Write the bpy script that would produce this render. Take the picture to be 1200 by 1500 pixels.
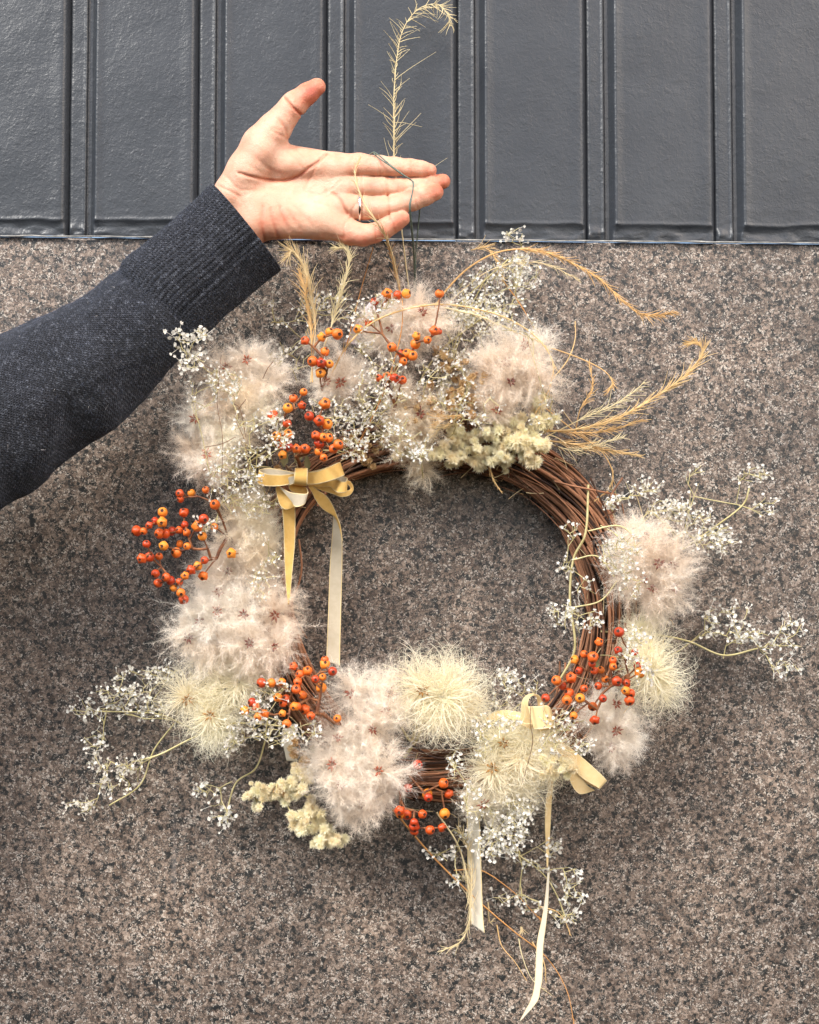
import bpy, math, random
import numpy as np
from mathutils import Vector, Matrix, Euler
random.seed(7); rng = np.random.default_rng(7)
R = math.radians
for o in list(bpy.data.objects): bpy.data.objects.remove(o)
scene = bpy.context.scene
COL = scene.collection

# ---------------------------------------------------------------- camera, sky, sun, exposure
PITCH = R(2.5); DIST = 1.1; SC = 0.0006            # metres per photo pixel on the wall
cam_loc = np.array([0.0, -DIST*math.cos(PITCH), -DIST*math.sin(PITCH)])
cd = bpy.data.cameras.new('camera'); cam = bpy.data.objects.new('camera', cd); COL.objects.link(cam)
cam.location = cam_loc; cam.rotation_euler = (math.pi/2+PITCH, 0, 0)
cd.sensor_fit = 'HORIZONTAL'; cd.sensor_width = 36; cd.lens = 36*(DIST/SC)/1200
cd.clip_start = 0.02; cd.clip_end = 200
scene.camera = cam
w = bpy.data.worlds.new('World'); scene.world = w; w.use_nodes = True
SUN_EL, SUN_AZ = R(42), R(-43)                      # azimuth measured from straight in front of the wall, minus = left
nt = w.node_tree; bg = nt.nodes['Background']
sky = nt.nodes.new('ShaderNodeTexSky'); sky.sky_type = 'NISHITA'; sky.sun_disc = False
sky.sun_elevation = SUN_EL; sky.sun_rotation = math.pi - SUN_AZ*-1
sky.dust_density = 3.0; sky.air_density = 1.0; sky.ozone_density = 0.6
nt.links.new(sky.outputs[0], bg.inputs[0]); bg.inputs[1].default_value = 0.07
sd = bpy.data.lights.new('sun', 'SUN'); sd.energy = 1.5; sd.angle = R(19); sd.color = (1.0, 0.955, 0.89)
sun = bpy.data.objects.new('sun', sd); COL.objects.link(sun)
tosun = Vector((math.sin(SUN_AZ)*math.cos(SUN_EL), -math.cos(SUN_AZ)*math.cos(SUN_EL), math.sin(SUN_EL)))
sun.rotation_euler = tosun.to_track_quat('Z', 'Y').to_euler()
sun.location = tosun*3
vs = scene.view_settings; vs.view_transform = 'Standard'; vs.look = 'None'; vs.gamma = 1; vs.exposure = 1.87
scene.cycles.transparent_max_bounces = 8; scene.cycles.diffuse_bounces = 6
scene.cycles.max_bounces = 8

# ---------------------------------------------------------------- helpers
F = DIST/SC
fwd = np.array([0, math.cos(PITCH), math.sin(PITCH)]); upv = np.array([0, -math.sin(PITCH), math.cos(PITCH)])
def P(u, v, d=0.0):
    """photo pixel -> world point standing d metres out of the wall"""
    u = np.asarray(u, float); v = np.asarray(v, float); d = np.asarray(d, float)
    a = (u-600)/F; b = -(v-750)/F
    dx = a; dy = fwd[1]+b*upv[1]; dz = fwd[2]+b*upv[2]
    t = (-d-cam_loc[1])/dy
    return np.stack([cam_loc[0]+dx*t, cam_loc[1]+dy*t, cam_loc[2]+dz*t], -1)
def PP(lst): a = np.array(lst, float); return P(a[:, 0], a[:, 1], a[:, 2])
def cr(pts, n=8, closed=False):
    """Catmull-Rom resample"""
    p = np.asarray(pts, float)
    if len(p) < 3: 
        t = np.linspace(0, 1, n+1)[:, None]; return p[0]*(1-t)+p[-1]*t
    q = np.vstack([2*p[0]-p[1], p, 2*p[-1]-p[-2]]); out = []
    for i in range(1, len(q)-2):
        t = np.linspace(0, 1, n, endpoint=False)[:, None]
        a, b, c, e = q[i-1], q[i], q[i+1], q[i+2]
        out.append(.5*((2*b)+(-a+c)*t+(2*a-5*b+4*c-e)*t*t+(-a+3*b-3*c+e)*t**3))
    out.append(p[-1:]); return np.vstack(out)
class MB:
    def __init__(s): s.v = []; s.f = []; s.m = []; s.n = 0; s.smooth = True
    def add(s, v, f, m=0):
        v = np.asarray(v, float); s.v.append(v)
        s.f.extend([[int(q)+s.n for q in ff] for ff in f] if isinstance(f, list) else (f+s.n).tolist()); s.m.extend([m]*len(f)); s.n += len(v)
    def tube(s, p, r, k=5, m=0, cap=True):
        p = np.asarray(p, float); n = len(p); r = np.broadcast_to(np.asarray(r, float), (n,))
        t = np.gradient(p, axis=0); t /= np.linalg.norm(t, axis=1)[:, None]+1e-12
        ref = np.array([0.31, 0.87, 0.38]); 
        a = np.cross(t, ref); a /= np.linalg.norm(a, axis=1)[:, None]+1e-9; b = np.cross(t, a)
        an = np.arange(k)*2*math.pi/k
        v = p[:, None]+r[:, None, None]*(np.cos(an)[None, :, None]*a[:, None]+np.sin(an)[None, :, None]*b[:, None])
        i = np.arange(n-1)[:, None]*k; j = np.arange(k)[None]; j2 = (j+1) % k
        f = np.stack([i+j, i+j2, i+k+j2, i+k+j], -1).reshape(-1, 4)
        s.add(v.reshape(-1, 3), f, m)
    def build(s, name, mats, parent=None, stuff=False):
        me = bpy.data.meshes.new(name)
        v = np.vstack(s.v)
        me.from_pydata(v.tolist(), [], s.f)
        for m in (mats if isinstance(mats, (list, tuple)) else [mats]): me.materials.append(m)
        me.polygons.foreach_set('material_index', s.m)
        me.polygons.foreach_set('use_smooth', [s.smooth]*len(s.f))
        me.update()
        o = link(name, me, parent)
        if stuff: o['kind'] = 'stuff'
        return o
def link(name, data, parent=None):
    o = bpy.data.objects.new(name, data); COL.objects.link(o)
    if parent: o.parent = parent
    return o
def thing(o, label, cat, group=None):
    o['label'] = label; o['category'] = cat
    if group: o['group'] = group
    return o

# ---- noise for real relief
def vnoise(p, scale, seed=0):
    p = np.asarray(p)*scale+seed*17.3; i = np.floor(p).astype(int); f = p-i; f = f*f*(3-2*f)
    def h(x, y, z):
        n = (x*374761393+y*668265263+z*1274126177+seed*97) & 0x7fffffff
        n = ((n ^ (n >> 13))*1274126177) & 0x7fffffff
        return ((n ^ (n >> 16)) & 0xffff)/65535.0
    r = 0
    for a in (0, 1):
        for b in (0, 1):
            for c in (0, 1):
                wgt = (f[..., 0] if a else 1-f[..., 0])*(f[..., 1] if b else 1-f[..., 1])*(f[..., 2] if c else 1-f[..., 2])
                r = r+wgt*h(i[..., 0]+a, i[..., 1]+b, i[..., 2]+c)
    return r*2-1

# ---------------------------------------------------------------- materials
def mat(name, col=(.5, .5, .5), rough=.6, **kw):
    m = bpy.data.materials.new(name); m.use_nodes = True; b = m.node_tree.nodes['Principled BSDF']
    b.inputs['Base Color'].default_value = (*col, 1); b.inputs['Roughness'].default_value = rough
    for k, v in kw.items(): b.inputs[k.replace('_', ' ')].default_value = v
    return m, m.node_tree, b
def N(nt, t, **kw):
    n = nt.nodes.new(t)
    for k, v in kw.items(): setattr(n, k, v)
    return n
def ramp(nt, stops, interp='LINEAR'):
    r = N(nt, 'ShaderNodeValToRGB'); r.color_ramp.interpolation = interp; e = r.color_ramp.elements
    while len(e) < len(stops): e.new(.5)
    for x, (p_, c) in zip(e, stops): x.position = p_; x.color = (*c, 1)
    return r
def noise(nt, vec, scale, detail=3, rough=.5, out='Fac', dist=0):
    n = N(nt, 'ShaderNodeTexNoise'); n.inputs['Scale'].default_value = scale; n.inputs['Detail'].default_value = detail
    n.inputs['Roughness'].default_value = rough; n.inputs['Distortion'].default_value = dist
    nt.links.new(vec, n.inputs['Vector']); return n.outputs[out]
def mix(nt, fac, a, b, mode='MIX'):
    m = N(nt, 'ShaderNodeMix', data_type='RGBA', blend_type=mode)
    for s, x in ((0, fac), (6, a), (7, b)):
        if hasattr(x, 'links') or hasattr(x, 'is_output'): nt.links.new(x, m.inputs[s])
        elif s == 0: m.inputs[0].default_value = x
        else: m.inputs[s].default_value = (*x, 1)
    return m.outputs[2]
def mth(nt, op, a, b=None, clamp=False):
    m = N(nt, 'ShaderNodeMath', operation=op); m.use_clamp = clamp
    for s, x in ((0, a), (1, b)):
        if x is None: continue
        if isinstance(x, (int, float)): m.inputs[s].default_value = x
        else: nt.links.new(x, m.inputs[s])
    return m.outputs[0]
def bump(nt, b, h, strength, dist):
    n = N(nt, 'ShaderNodeBump'); n.inputs['Strength'].default_value = strength; n.inputs['Distance'].default_value = dist
    nt.links.new(h, n.inputs['Height']); nt.links.new(n.outputs[0], b.inputs['Normal']); return n

def m_granite():
    m, nt, b = mat('speckled_granite', rough=.42)
    tc = N(nt, 'ShaderNodeTexCoord').outputs['Object']
    wob = N(nt, 'ShaderNodeVectorMath', operation='MULTIPLY_ADD')
    nc = noise(nt, tc, 420, 2, .6, 'Color'); nt.links.new(nc, wob.inputs[0]); wob.inputs[1].default_value = (.0055, .0055, .0045)
    nt.links.new(tc, wob.inputs[2]); v = wob.outputs[0]
    def vor(scale, vec=v):
        x = N(nt, 'ShaderNodeTexVoronoi'); x.inputs['Scale'].default_value = scale; nt.links.new(vec, x.inputs['Vector']); return x
    v1 = vor(520); v2 = vor(330); v3 = vor(900)
    sx = N(nt, 'ShaderNodeSeparateColor'); nt.links.new(v1.outputs['Color'], sx.inputs[0])
    sy = N(nt, 'ShaderNodeSeparateColor'); nt.links.new(v2.outputs['Color'], sy.inputs[0])
    sz = N(nt, 'ShaderNodeSeparateColor'); nt.links.new(v3.outputs['Color'], sz.inputs[0])
    big = noise(nt, tc, 55, 4, .6)
    base = ramp(nt, [(.1, (.028, .021, .018)), (.3, (.066, .049, .040)), (.55, (.128, .098, .079)), (.75, (.24, .19, .155)), (.92, (.42, .36, .31))])
    f1 = mth(nt, 'ADD', mth(nt, 'MULTIPLY', sx.outputs[0], .62), mth(nt, 'MULTIPLY', big, .40)); nt.links.new(f1, base.inputs[0])
    # dark mica grains, clustered
    darkf = mth(nt, 'ADD', sy.outputs[1], mth(nt, 'MULTIPLY', mth(nt, 'SUBTRACT', noise(nt, tc, 150, 4, .7), .5), 1.3))
    dm = mth(nt, 'LESS_THAN', darkf, .27)
    c1 = mix(nt, dm, base.outputs[0], (.014, .016, .017))
    d2 = mth(nt, 'LESS_THAN', sz.outputs[0], .17); c2 = mix(nt, d2, c1, (.03, .032, .032))
    # pale quartz rims and specks
    wf = mth(nt, 'ADD', sz.outputs[1], mth(nt, 'MULTIPLY', mth(nt, 'SUBTRACT', noise(nt, tc, 90, 2, .5), .5), .7))
    wm = mth(nt, 'GREATER_THAN', wf, .93); wo = noise(nt, v, 620, 2, .5); worm = mth(nt, 'MULTIPLY', mth(nt, 'LESS_THAN', mth(nt, 'ABSOLUTE', mth(nt, 'SUBTRACT', wo, .56)), .022), mth(nt, 'GREATER_THAN', noise(nt, tc, 170, 2), .46)); c2 = mix(nt, mth(nt, 'MULTIPLY', worm, .62), c2, (.44, .38, .33)); c3 = mix(nt, wm, c2, (.44, .41, .37))
    # large tonal drift and faint whitish scuffs
    blo = ramp(nt, [(.28, (.68, .67, .68)), (.72, (1.38, 1.31, 1.24))]); nt.links.new(noise(nt, tc, 7, 5, .6), blo.inputs[0])
    c4 = mix(nt, 1.0, c3, blo.outputs[0], 'MULTIPLY')
    mp = N(nt, 'ShaderNodeMapping'); mp.inputs['Scale'].default_value = (7, 1, 60); nt.links.new(tc, mp.inputs[0])
    sc = ramp(nt, [(.70, (0, 0, 0)), (.8, (1, 1, 1))]); nt.links.new(noise(nt, mp.outputs[0], 3, 3, .5), sc.inputs[0])
    c5 = mix(nt, mth(nt, 'MULTIPLY', sc.outputs[0], .3), c4, (.42, .42, .45))
    mp2 = N(nt, 'ShaderNodeMapping'); mp2.inputs['Scale'].default_value = (46, 1, 2.2); nt.links.new(tc, mp2.inputs[0])
    st = ramp(nt, [(.66, (0, 0, 0)), (.78, (1, 1, 1))]); nt.links.new(noise(nt, mp2.outputs[0], 2.2, 4, .6), st.inputs[0])
    c5 = mix(nt, mth(nt, 'MULTIPLY', st.outputs[0], .28), c5, (.33, .31, .30)); nt.links.new(c5, b.inputs['Base Color'])
    bump(nt, b, mth(nt, 'ADD', sx.outputs[2], noise(nt, tc, 900, 2)), .25, .0004)
    return m
def m_panel():
    m, nt, b = mat('thick_grey_paint', rough=.38)
    tc = N(nt, 'ShaderNodeTexCoord').outputs['Object']
    r = ramp(nt, [(.3, (.028, .032, .039)), (.7, (.040, .045, .053))]); nt.links.new(noise(nt, tc, 14, 4, .6), r.inputs[0])
    gr = ramp(nt, [(.70, (0, 0, 0)), (.78, (1, 1, 1))]); nt.links.new(noise(nt, tc, 260, 3, .6), gr.inputs[0])
    c = mix(nt, mth(nt, 'MULTIPLY', gr.outputs[0], .25), r.outputs[0], (.16, .165, .16)); nt.links.new(c, b.inputs['Base Color'])
    lump = noise(nt, tc, 300, 3, .55, dist=.6); fine = noise(nt, tc, 900, 2, .5)
    sp = ramp(nt, [(.5, (0, 0, 0)), (.72, (1, 1, 1))]); nt.links.new(noise(nt, tc, 110, 4, .65), sp.inputs[0])
    h = mth(nt, 'ADD', mth(nt, 'MULTIPLY', lump, 1.0), mth(nt, 'ADD', mth(nt, 'MULTIPLY', fine, .25), mth(nt, 'MULTIPLY', sp.outputs[0], .5)))
    bump(nt, b, mth(nt, 'MULTIPLY', h, mth(nt, 'ADD', .65, noise(nt, tc, 26, 3, .6))), .34, .0009)
    return m
def m_fibre(name, col, trans=.45, var=.12):
    m = bpy.data.materials.new(name); m.use_nodes = True; nt = m.node_tree; nt.nodes.clear()
    o = N(nt, 'ShaderNodeOutputMaterial'); d = N(nt, 'ShaderNodeBsdfDiffuse'); t = N(nt, 'ShaderNodeBsdfTranslucent'); x = N(nt, 'ShaderNodeMixShader')
    oi = N(nt, 'ShaderNodeObjectInfo')
    c = mix(nt, oi.outputs['Random'], col, tuple(min(1, a*(1-var*k)) for a, k in zip(col, (.4, 1.0, 1.5))))
    nt.links.new(c, d.inputs[0]); nt.links.new(c, t.inputs[0]); x.inputs[0].default_value = trans
    nt.links.new(d.outputs[0], x.inputs[1]); nt.links.new(t.outputs[0], x.inputs[2]); nt.links.new(x.outputs[0], o.inputs[0]); return m
def m_noisy(name, a, b_, scale, rough=.7, bs=0, bd=.0005, rnd=False, stretch=None):
    m, nt, b = mat(name, rough=rough)
    tc = N(nt, 'ShaderNodeTexCoord').outputs['Object']
    r = ramp(nt, [(.3, a), (.7, b_)]); f = noise(nt, tc, scale, 4, .6)
    if rnd:
        oi = N(nt, 'ShaderNodeObjectInfo'); f = mth(nt, 'ADD', mth(nt, 'MULTIPLY', f, .45), mth(nt, 'MULTIPLY', oi.outputs['Random'], .62))
    nt.links.new(f, r.inputs[0]); nt.links.new(r.outputs[0], b.inputs['Base Color'])
    if bs: bump(nt, b, noise(nt, tc, scale*2, 3), bs, bd)
    return m
def m_berry():
    m, nt, b = mat('berry_skin', rough=.28)
    tc = N(nt, 'ShaderNodeTexCoord').outputs['Object']; oi = N(nt, 'ShaderNodeObjectInfo')
    r = ramp(nt, [(0, (.42, .035, .012)), (.4, (.66, .095, .014)), (.72, (.80, .19, .018)), (1, (.84, .31, .03))])
    f = mth(nt, 'ADD', mth(nt, 'MULTIPLY', oi.outputs['Random'], .95), mth(nt, 'MULTIPLY', mth(nt, 'SUBTRACT', noise(nt, tc, 260, 3), .5), .7))
    nt.links.new(f, r.inputs[0]); nt.links.new(r.outputs[0], b.inputs['Base Color'])
    rr = ramp(nt, [(0, (.25, .25, .25)), (1, (.55, .55, .55))]); nt.links.new(oi.outputs['Random'], rr.inputs[0]); nt.links.new(rr.outputs[0], b.inputs['Roughness']); bump(nt, b, noise(nt, tc, 700, 2), .25, .0004); return m
def m_skin():
    m, nt, b = mat('skin', rough=.48)
    at = N(nt, 'ShaderNodeAttribute', attribute_name='flush'); tc = N(nt, 'ShaderNodeTexCoord').outputs['Object']
    mott = noise(nt, tc, 90, 4, .6)
    f = mth(nt, 'ADD', at.outputs['Fac'], mth(nt, 'MULTIPLY', mth(nt, 'SUBTRACT', mott, .5), .75), True)
    r = ramp(nt, [(0, (.70, .45, .32)), (.35, (.67, .34, .225)), (.7, (.56, .18, .10)), (1, (.45, .10, .055))])
    nt.links.new(f, r.inputs[0]); nt.links.new(r.outputs[0], b.inputs['Base Color'])
    b.inputs['Subsurface Weight'].default_value = .18; b.inputs['Subsurface Radius'].default_value = (.008, .003, .0015); b.inputs['Subsurface Scale'].default_value = 1
    vn = N(nt, 'ShaderNodeTexVoronoi', feature='DISTANCE_TO_EDGE'); vn.inputs['Scale'].default_value = 520; nt.links.new(tc, vn.inputs['Vector'])
    h = mth(nt, 'ADD', mth(nt, 'ADD', noise(nt, tc, 1400, 2), mth(nt, 'MULTIPLY', vn.outputs[0], .6)), mth(nt, 'MULTIPLY', noise(nt, tc, 260, 4, .65), 1.8))
    bump(nt, b, h, .42, .0007); return m
def m_knit(name, rib):
    m, nt, b = mat(name, rough=.95); b.inputs['Sheen Weight'].default_value = .12; b.inputs['Sheen Roughness'].default_value = .5
    b.inputs['Sheen Tint'].default_value = (.5, .6, .85, 1)
    uv = N(nt, 'ShaderNodeUVMap').outputs[0]; tc = N(nt, 'ShaderNodeTexCoord').outputs['Object']
    sep = N(nt, 'ShaderNodeSeparateXYZ'); nt.links.new(uv, sep.inputs[0])
    # v-shaped stitches: rows along x, columns along y
    col_ = mth(nt, 'MULTIPLY', sep.outputs[1], 1.0)
    tri = mth(nt, 'PINGPONG', col_, .5)
    row = mth(nt, 'SINE', mth(nt, 'MULTIPLY', mth(nt, 'ADD', sep.outputs[0], mth(nt, 'MULTIPLY', tri, 1.1)), 2*math.pi))
    colw = mth(nt, 'SINE', mth(nt, 'MULTIPLY', tri, 2*math.pi))
    st = mth(nt, 'ADD', mth(nt, 'MULTIPLY', row, .5), mth(nt, 'MULTIPLY', colw, .5))
    fl = noise(nt, tc, 620, 3, .8); fl2 = noise(nt, tc, 210, 5, .8)
    r = ramp(nt, [(.42, (.002, .0025, .004)), (.50, (.009, .010, .014)), (.56, (.024, .026, .034)), (.64, (.13, .142, .17))])
    f = mth(nt, 'ADD', mth(nt, 'MULTIPLY', fl, .55), mth(nt, 'ADD', mth(nt, 'MULTIPLY', fl2, .45), mth(nt, 'MULTIPLY', st, .035)))
    nt.links.new(f, r.inputs[0]); nt.links.new(r.outputs[0], b.inputs['Base Color'])
    h = mth(nt, 'ADD', mth(nt, 'MULTIPLY', st, .55), mth(nt, 'MULTIPLY', fl2, 1.6)); bump(nt, b, h, .9, .0012); return m
def m_velvet(name, a, b_, sheen):
    m, nt, b = mat(name, rough=.8); b.inputs['Sheen Weight'].default_value = sheen; b.inputs['Sheen Tint'].default_value = (1, .85, .5, 1)
    tc = N(nt, 'ShaderNodeTexCoord').outputs['Object']
    r = ramp(nt, [(.3, a), (.7, b_)]); nt.links.new(noise(nt, tc, 150, 5, .7), r.inputs[0]); nt.links.new(r.outputs[0], b.inputs['Base Color'])
    bump(nt, b, noise(nt, tc, 2500, 2), .3, .0003); return m
M = dict(
    granite=m_granite(), panel=m_panel(),
    pink=m_fibre('pinkish_plume_hair', (.985, .95, .885)), cream=m_fibre('cream_plume_hair', (.985, .955, .85)),
    yellow=m_fibre('yellow_silky_hair', (.985, .955, .80), .5, .08), star=m_noisy('seed_brown', (.16, .035, .02), (.34, .09, .04), 200, .6, rnd=True),
    ystar=m_noisy('seed_tan', (.30, .14, .03), (.45, .24, .07), 200),
    berry=m_berry(), calyx=m_noisy('berry_tip', (.035, .012, .008), (.09, .03, .015), 500),
    vine=m_noisy('vine_bark', (.030, .012, .007), (.36, .165, .085), 130, .82, .7, .0012, True),
    bstem=m_noisy('berry_stem', (.10, .03, .018), (.34, .14, .05), 150), gstem=m_noisy('straw_green_stem', (.42, .36, .15), (.66, .58, .32), 100),
    brstem=m_noisy('fine_brown_stem', (.14, .07, .04), (.26, .15, .08), 100),
    white=m_fibre('white_petals', (.88, .87, .82), .3, .05), creamf=m_fibre('cream_petals', (.96, .925, .72), .35, .12),
    tanf=m_fibre('papery_tan_bracts', (.66, .50, .28), .25, .22),
    grass=m_fibre('golden_dry_grass', (.93, .70, .36), .3, .2), palegrass=m_fibre('pale_dry_grass', (.90, .80, .52), .3, .15), ograss=m_fibre('russet_dry_stem', (.68, .36, .14), .2, .1),
    velvet=m_velvet('gold_velvet', (.60, .35, .085), (.70, .45, .14), .2), pvelvet=m_velvet('pale_gold_velvet', (.76, .55, .26), (.82, .63, .34), .2), satin=m_velvet('cream_ribbon_back', (.50, .43, .31), (.58, .51, .39), .05),
    white_rib=m_velvet('ivory_ribbon', (.60, .55, .44), (.67, .62, .51), .05), edge=m_velvet('ribbon_selvage', (.68, .53, .27), (.74, .60, .35), .1),
    lilac=m_velvet('lilac_ribbon', (.55, .47, .50), (.68, .60, .62), .1),
    skin=m_skin(), sleeve=m_knit('navy_marl_wool', False), cuff=m_knit('navy_rib_wool', True), fuzz=m_fibre('wool_fuzz', (.15, .18, .26), .3, .1), flint=m_fibre('pale_lint', (.6, .6, .62), .3, .1),
    silver=mat('silver', (.8, .79, .77), .18, Metallic=1.0)[0], thread=m_noisy('dark_green_cord', (.05, .075, .06), (.19, .25, .20), 400, .6),
    seal=m_noisy('pale_sealant', (.12, .12, .12), (.42, .41, .38), 120, .7, .5, .0008), leaf=m_noisy('dry_olive_leaf', (.10, .085, .03), (.2, .17, .07), 60))

# ---------------------------------------------------------------- the wall: granite below, painted panels above
def ledge_z(x):
    a = P(0, 347, 0); b = P(1200, 358, 0); return a[2]+(x-a[0])*(b[2]-a[2])/(b[0]-a[0])
XL, XR = -.66, .66
gw = link('granite_wall', None); gw.location = (0, 0, ledge_z(0)); thing(gw, 'brown and grey speckled polished granite wall behind the wreath', 'wall')
mb = MB(); xs = np.linspace(XL, XR, 300)
prof = [(0.012, 0.0), (0.0, 0.0), (-.0006, -.0001), (-.0016, -.0013), (-.0018, -.002), (-.0018, -.05), (-.0018, -1.0), (.04, -1.0)]   # (y, dz)
V = []
for y, dz in prof:
    z = ledge_z(xs)+dz
    p = np.stack([xs, np.full_like(xs, y), z], -1)
    if -0.003 < dz < 0: p[:, 2] += vnoise(p, 90, 3)*.0004; p[:, 1] += vnoise(p, 140, 4)*.0003
    V.append(p)
V = np.array(V); n = len(xs); k = len(prof)
f = [[a*n+i, a*n+i+1, (a+1)*n+i+1, (a+1)*n+i] for a in range(k-1) for i in range(n-1)]
mb.add((V-np.array([0, 0, ledge_z(0)])).reshape(-1, 3), f); mb.smooth = False
mb.build('granite_slab', M['granite'], gw)
mb = MB(); p = np.stack([xs, np.full_like(xs, -.0052), ledge_z(xs)-.0002], -1); p += (np.stack([vnoise(p, 60, k) for k in (5, 6, 7)], -1))*.00035
mb.tube(p-np.array([0, 0, ledge_z(0)]), .0006+.0006*np.abs(vnoise(p, 60, 9)), 6); mb.build('sealant_bead', M['seal'], gw)

pw = link('panelled_wall', None); pw.location = (0, 0, ledge_z(0)); thing(pw, 'dark slate grey wall of thickly painted raised panels above the granite', 'wall')
ribs = [-467, -279, -91, 97, 285, 473, 664, 853, 1040, 1228, 1416, 1604]       # photo columns of the right-hand edge of each raised panel
ZT = P(600, -420, 0)[2]
def surf(name, uprof, dprof, seed, zb_off, bottom_bevel):
    """strip panel: columns uprof (m, world x) with heights dprof (m), from just above the ledge to the top"""
    nz = 150; mbx = MB(); zz = np.concatenate([np.linspace(0, .03, 50), np.linspace(.031, 1, 100)**1.0])
    xs_ = np.array(uprof); hs = np.array(dprof)
    G = np.zeros((len(zz), len(xs_), 3))
    for a, t in enumerate(zz):
        zb = ledge_z(xs_)+zb_off; z = zb+(ZT-zb)*t
        if t <= .03: z = zb+(.034)*(t/.03)
        else: z = zb+.034+(ZT-zb-.034)*(t-.03)/.97
        G[a, :, 0] = xs_; G[a, :, 2] = z
        dz = z-zb; h = hs.copy()
        if bottom_bevel:
            e = .013+.0012*vnoise(np.stack([xs_, xs_*0, xs_*0], -1), 70, seed)
            s = np.clip((dz-(e-.005))/.008, 0, 1); s = s*s*(3-2*s)
            lip = np.exp(-((dz-e-.0015)/.0018)**2)*.0007
            lo_ = np.minimum(hs, .0050+.0006*vnoise(np.stack([xs_, dz, dz*0], -1), 90, seed+9)); h = lo_+(hs-lo_)*s+lip*.8*(hs > .003)
            low = np.exp(-(dz/.010)**2); h = h+low*(vnoise(np.stack([xs_, dz, dz*0], -1), 150, seed+3)*.0011+vnoise(np.stack([xs_, dz, dz*0], -1), 420, seed+4)*.0005)
        G[a, :, 1] = -h
        if not bottom_bevel: h = h+np.exp(-((dz-.006)/.006)**2)*(.0013+.0012*vnoise(np.stack([xs_, dz, dz*0], -1), 260, seed+6))*(hs > .001)
        G[a, :, 1] = -h
    G[..., 1] -= vnoise(G, 22, seed)*.0005+vnoise(G, 160, seed+1)*.00016
    ny, nx = G.shape[:2]
    f_ = [[a*nx+i, a*nx+i+1, (a+1)*nx+i+1, (a+1)*nx+i] for a in range(ny-1) for i in range(nx-1)]
    mbx.add((G-np.array([0, 0, ledge_z(0)])).reshape(-1, 3), f_); return mbx.build(name, M['panel'], pw)
X = lambda u: float(P(u, 180, 0)[0])
for i in range(len(ribs)-1):
    a, b = ribs[i], ribs[i+1]
    # raised panel from a+38 to b
    us = [a+37.5, a+38.5, a+41, a+43, a+45, a+47, a+50, a+55]+list(np.linspace(a+62, b-22, 18))+[b-16, b-12, b-8, b-5, b-3, b-1, b+1, b+3, b+4.5, b+5.5]
    hs = [-.001, .0004, .0022, .0043, .0062, .0076, .0074, .0066]+[.0066]*18+[.0067, .0069, .0070, .0070, .0069, .0064, .0052, .0030, .0010, -.001]
    surf('raised_panel', [X(u) for u in us], hs, 10+i*5, .0002, True)
    us = [b+3.5, b+5, b+6.5, b+8]+list(np.linspace(b+10, b+25, 8))+[b+27, b+28.5, b+30, b+31, b+32, b+33.5, b+35, b+37, b+39.5]
    hs = [-.001, -.0003, .0006, .0014]+[.0018]*8+[.0019, .0025, .0027, .0018, .0006, 0.0002, 0.0001, .0001, -.0002]
    surf('cover_strip', [X(u) for u in us], hs, 60+i*5, .0003, False)

# ---------------------------------------------------------------- the wreath
wr = link('dried_flower_wreath', None); wc = P(650, 893, .024); wr.location = wc
thing(wr, 'vine wreath of fluffy seed heads, orange berries, white sprigs and yellow velvet bows', 'wreath')
WM = Matrix.Translation(-Vector(wc))
def wbuild(mb_, name, mats, stuff=False, parent=None, label=None):
    o = mb_.build(name, mats, parent or wr, stuff)
    o.matrix_parent_inverse = Matrix.Identity(4)
    if parent is None: o.location = -Vector(wc)
    if label: o['label'] = label
    return o
# vines
def ringpt(th, rho, phi):      # rho in px of the tube
    thin = 1-.32*np.clip(-np.cos(th), 0, 1); R0 = 243+30*np.exp(-((np.mod(th, 2*math.pi)-2.5)/.5)**2)+rho*thin*np.cos(phi); u = 652+R0*np.cos(th)*1.0; v = 893-R0*np.sin(th)*1.0
    return P(u, v, .024+rho*thin*np.sin(phi)*SC*.95)
for i in range(190):
    th0 = random.uniform(0, 2*math.pi); L = random.uniform(2.2, 5.8); n = int(L*14)
    if i < 22: th0 = random.uniform(.0, .5); L = random.uniform(1.0, 2.6); n = 40
    th = np.linspace(th0, th0+L, n); rho = random.choice([37, 35, 33, 30, 26, 20])+rng.normal(0, 1.2)
    ph = random.uniform(0, 2*math.pi)+(th-th0)*random.gauss(.55, .35)
    pert = np.stack([th, th*0+i, th*0], -1)
    rho_ = rho+vnoise(pert, 1.6, 1)*6+vnoise(pert, 5, 2)*2.4; ph = ph+vnoise(pert, 1.2, 3)*.35
    endf = np.clip((np.linspace(0, L, n)-(L-.25))/.25, 0, 1)*random.choice([0, 0, 6, 16, 24]); rho_ = rho_+endf
    pts = ringpt(th, rho_, ph); pts[:, 1] = np.minimum(pts[:, 1], -.003)
    r = random.choice([1.1, 1.4, 1.8, 2.1, 2.5, 3.0])*SC*(1-.5*np.linspace(0, 1, n)**2)*(1+.12*vnoise(pert, 14, 5))
    m = MB(); m.tube(pts, r, 6); wbuild(m, 'vine', M['vine'])
# tendrils and binding wraps
for lst in ([(812, 705, .05), (840, 712, .055), (870, 718, .05), (905, 725, .03)], [(880, 760, .04), (905, 745, .05), (895, 728, .05), (912, 700, .04)],
            [(438, 790, .04), (442, 830, .04), (436, 860, .035), (425, 880, .03)], [(860, 800, .05), (880, 830, .055), (905, 840, .04), (925, 845, .03)],
            [(600, 1090, .05), (640, 1110, .055), (690, 1108, .05), (705, 1120, .04)], [(865, 700, .05), (895, 770, .045), (870, 790, .05), (880, 850, .04)]):
    m = MB(); m.tube(cr(PP(lst), 8), 1.5*SC, 5); wbuild(m, 'tendril', M['vine'])

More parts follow.
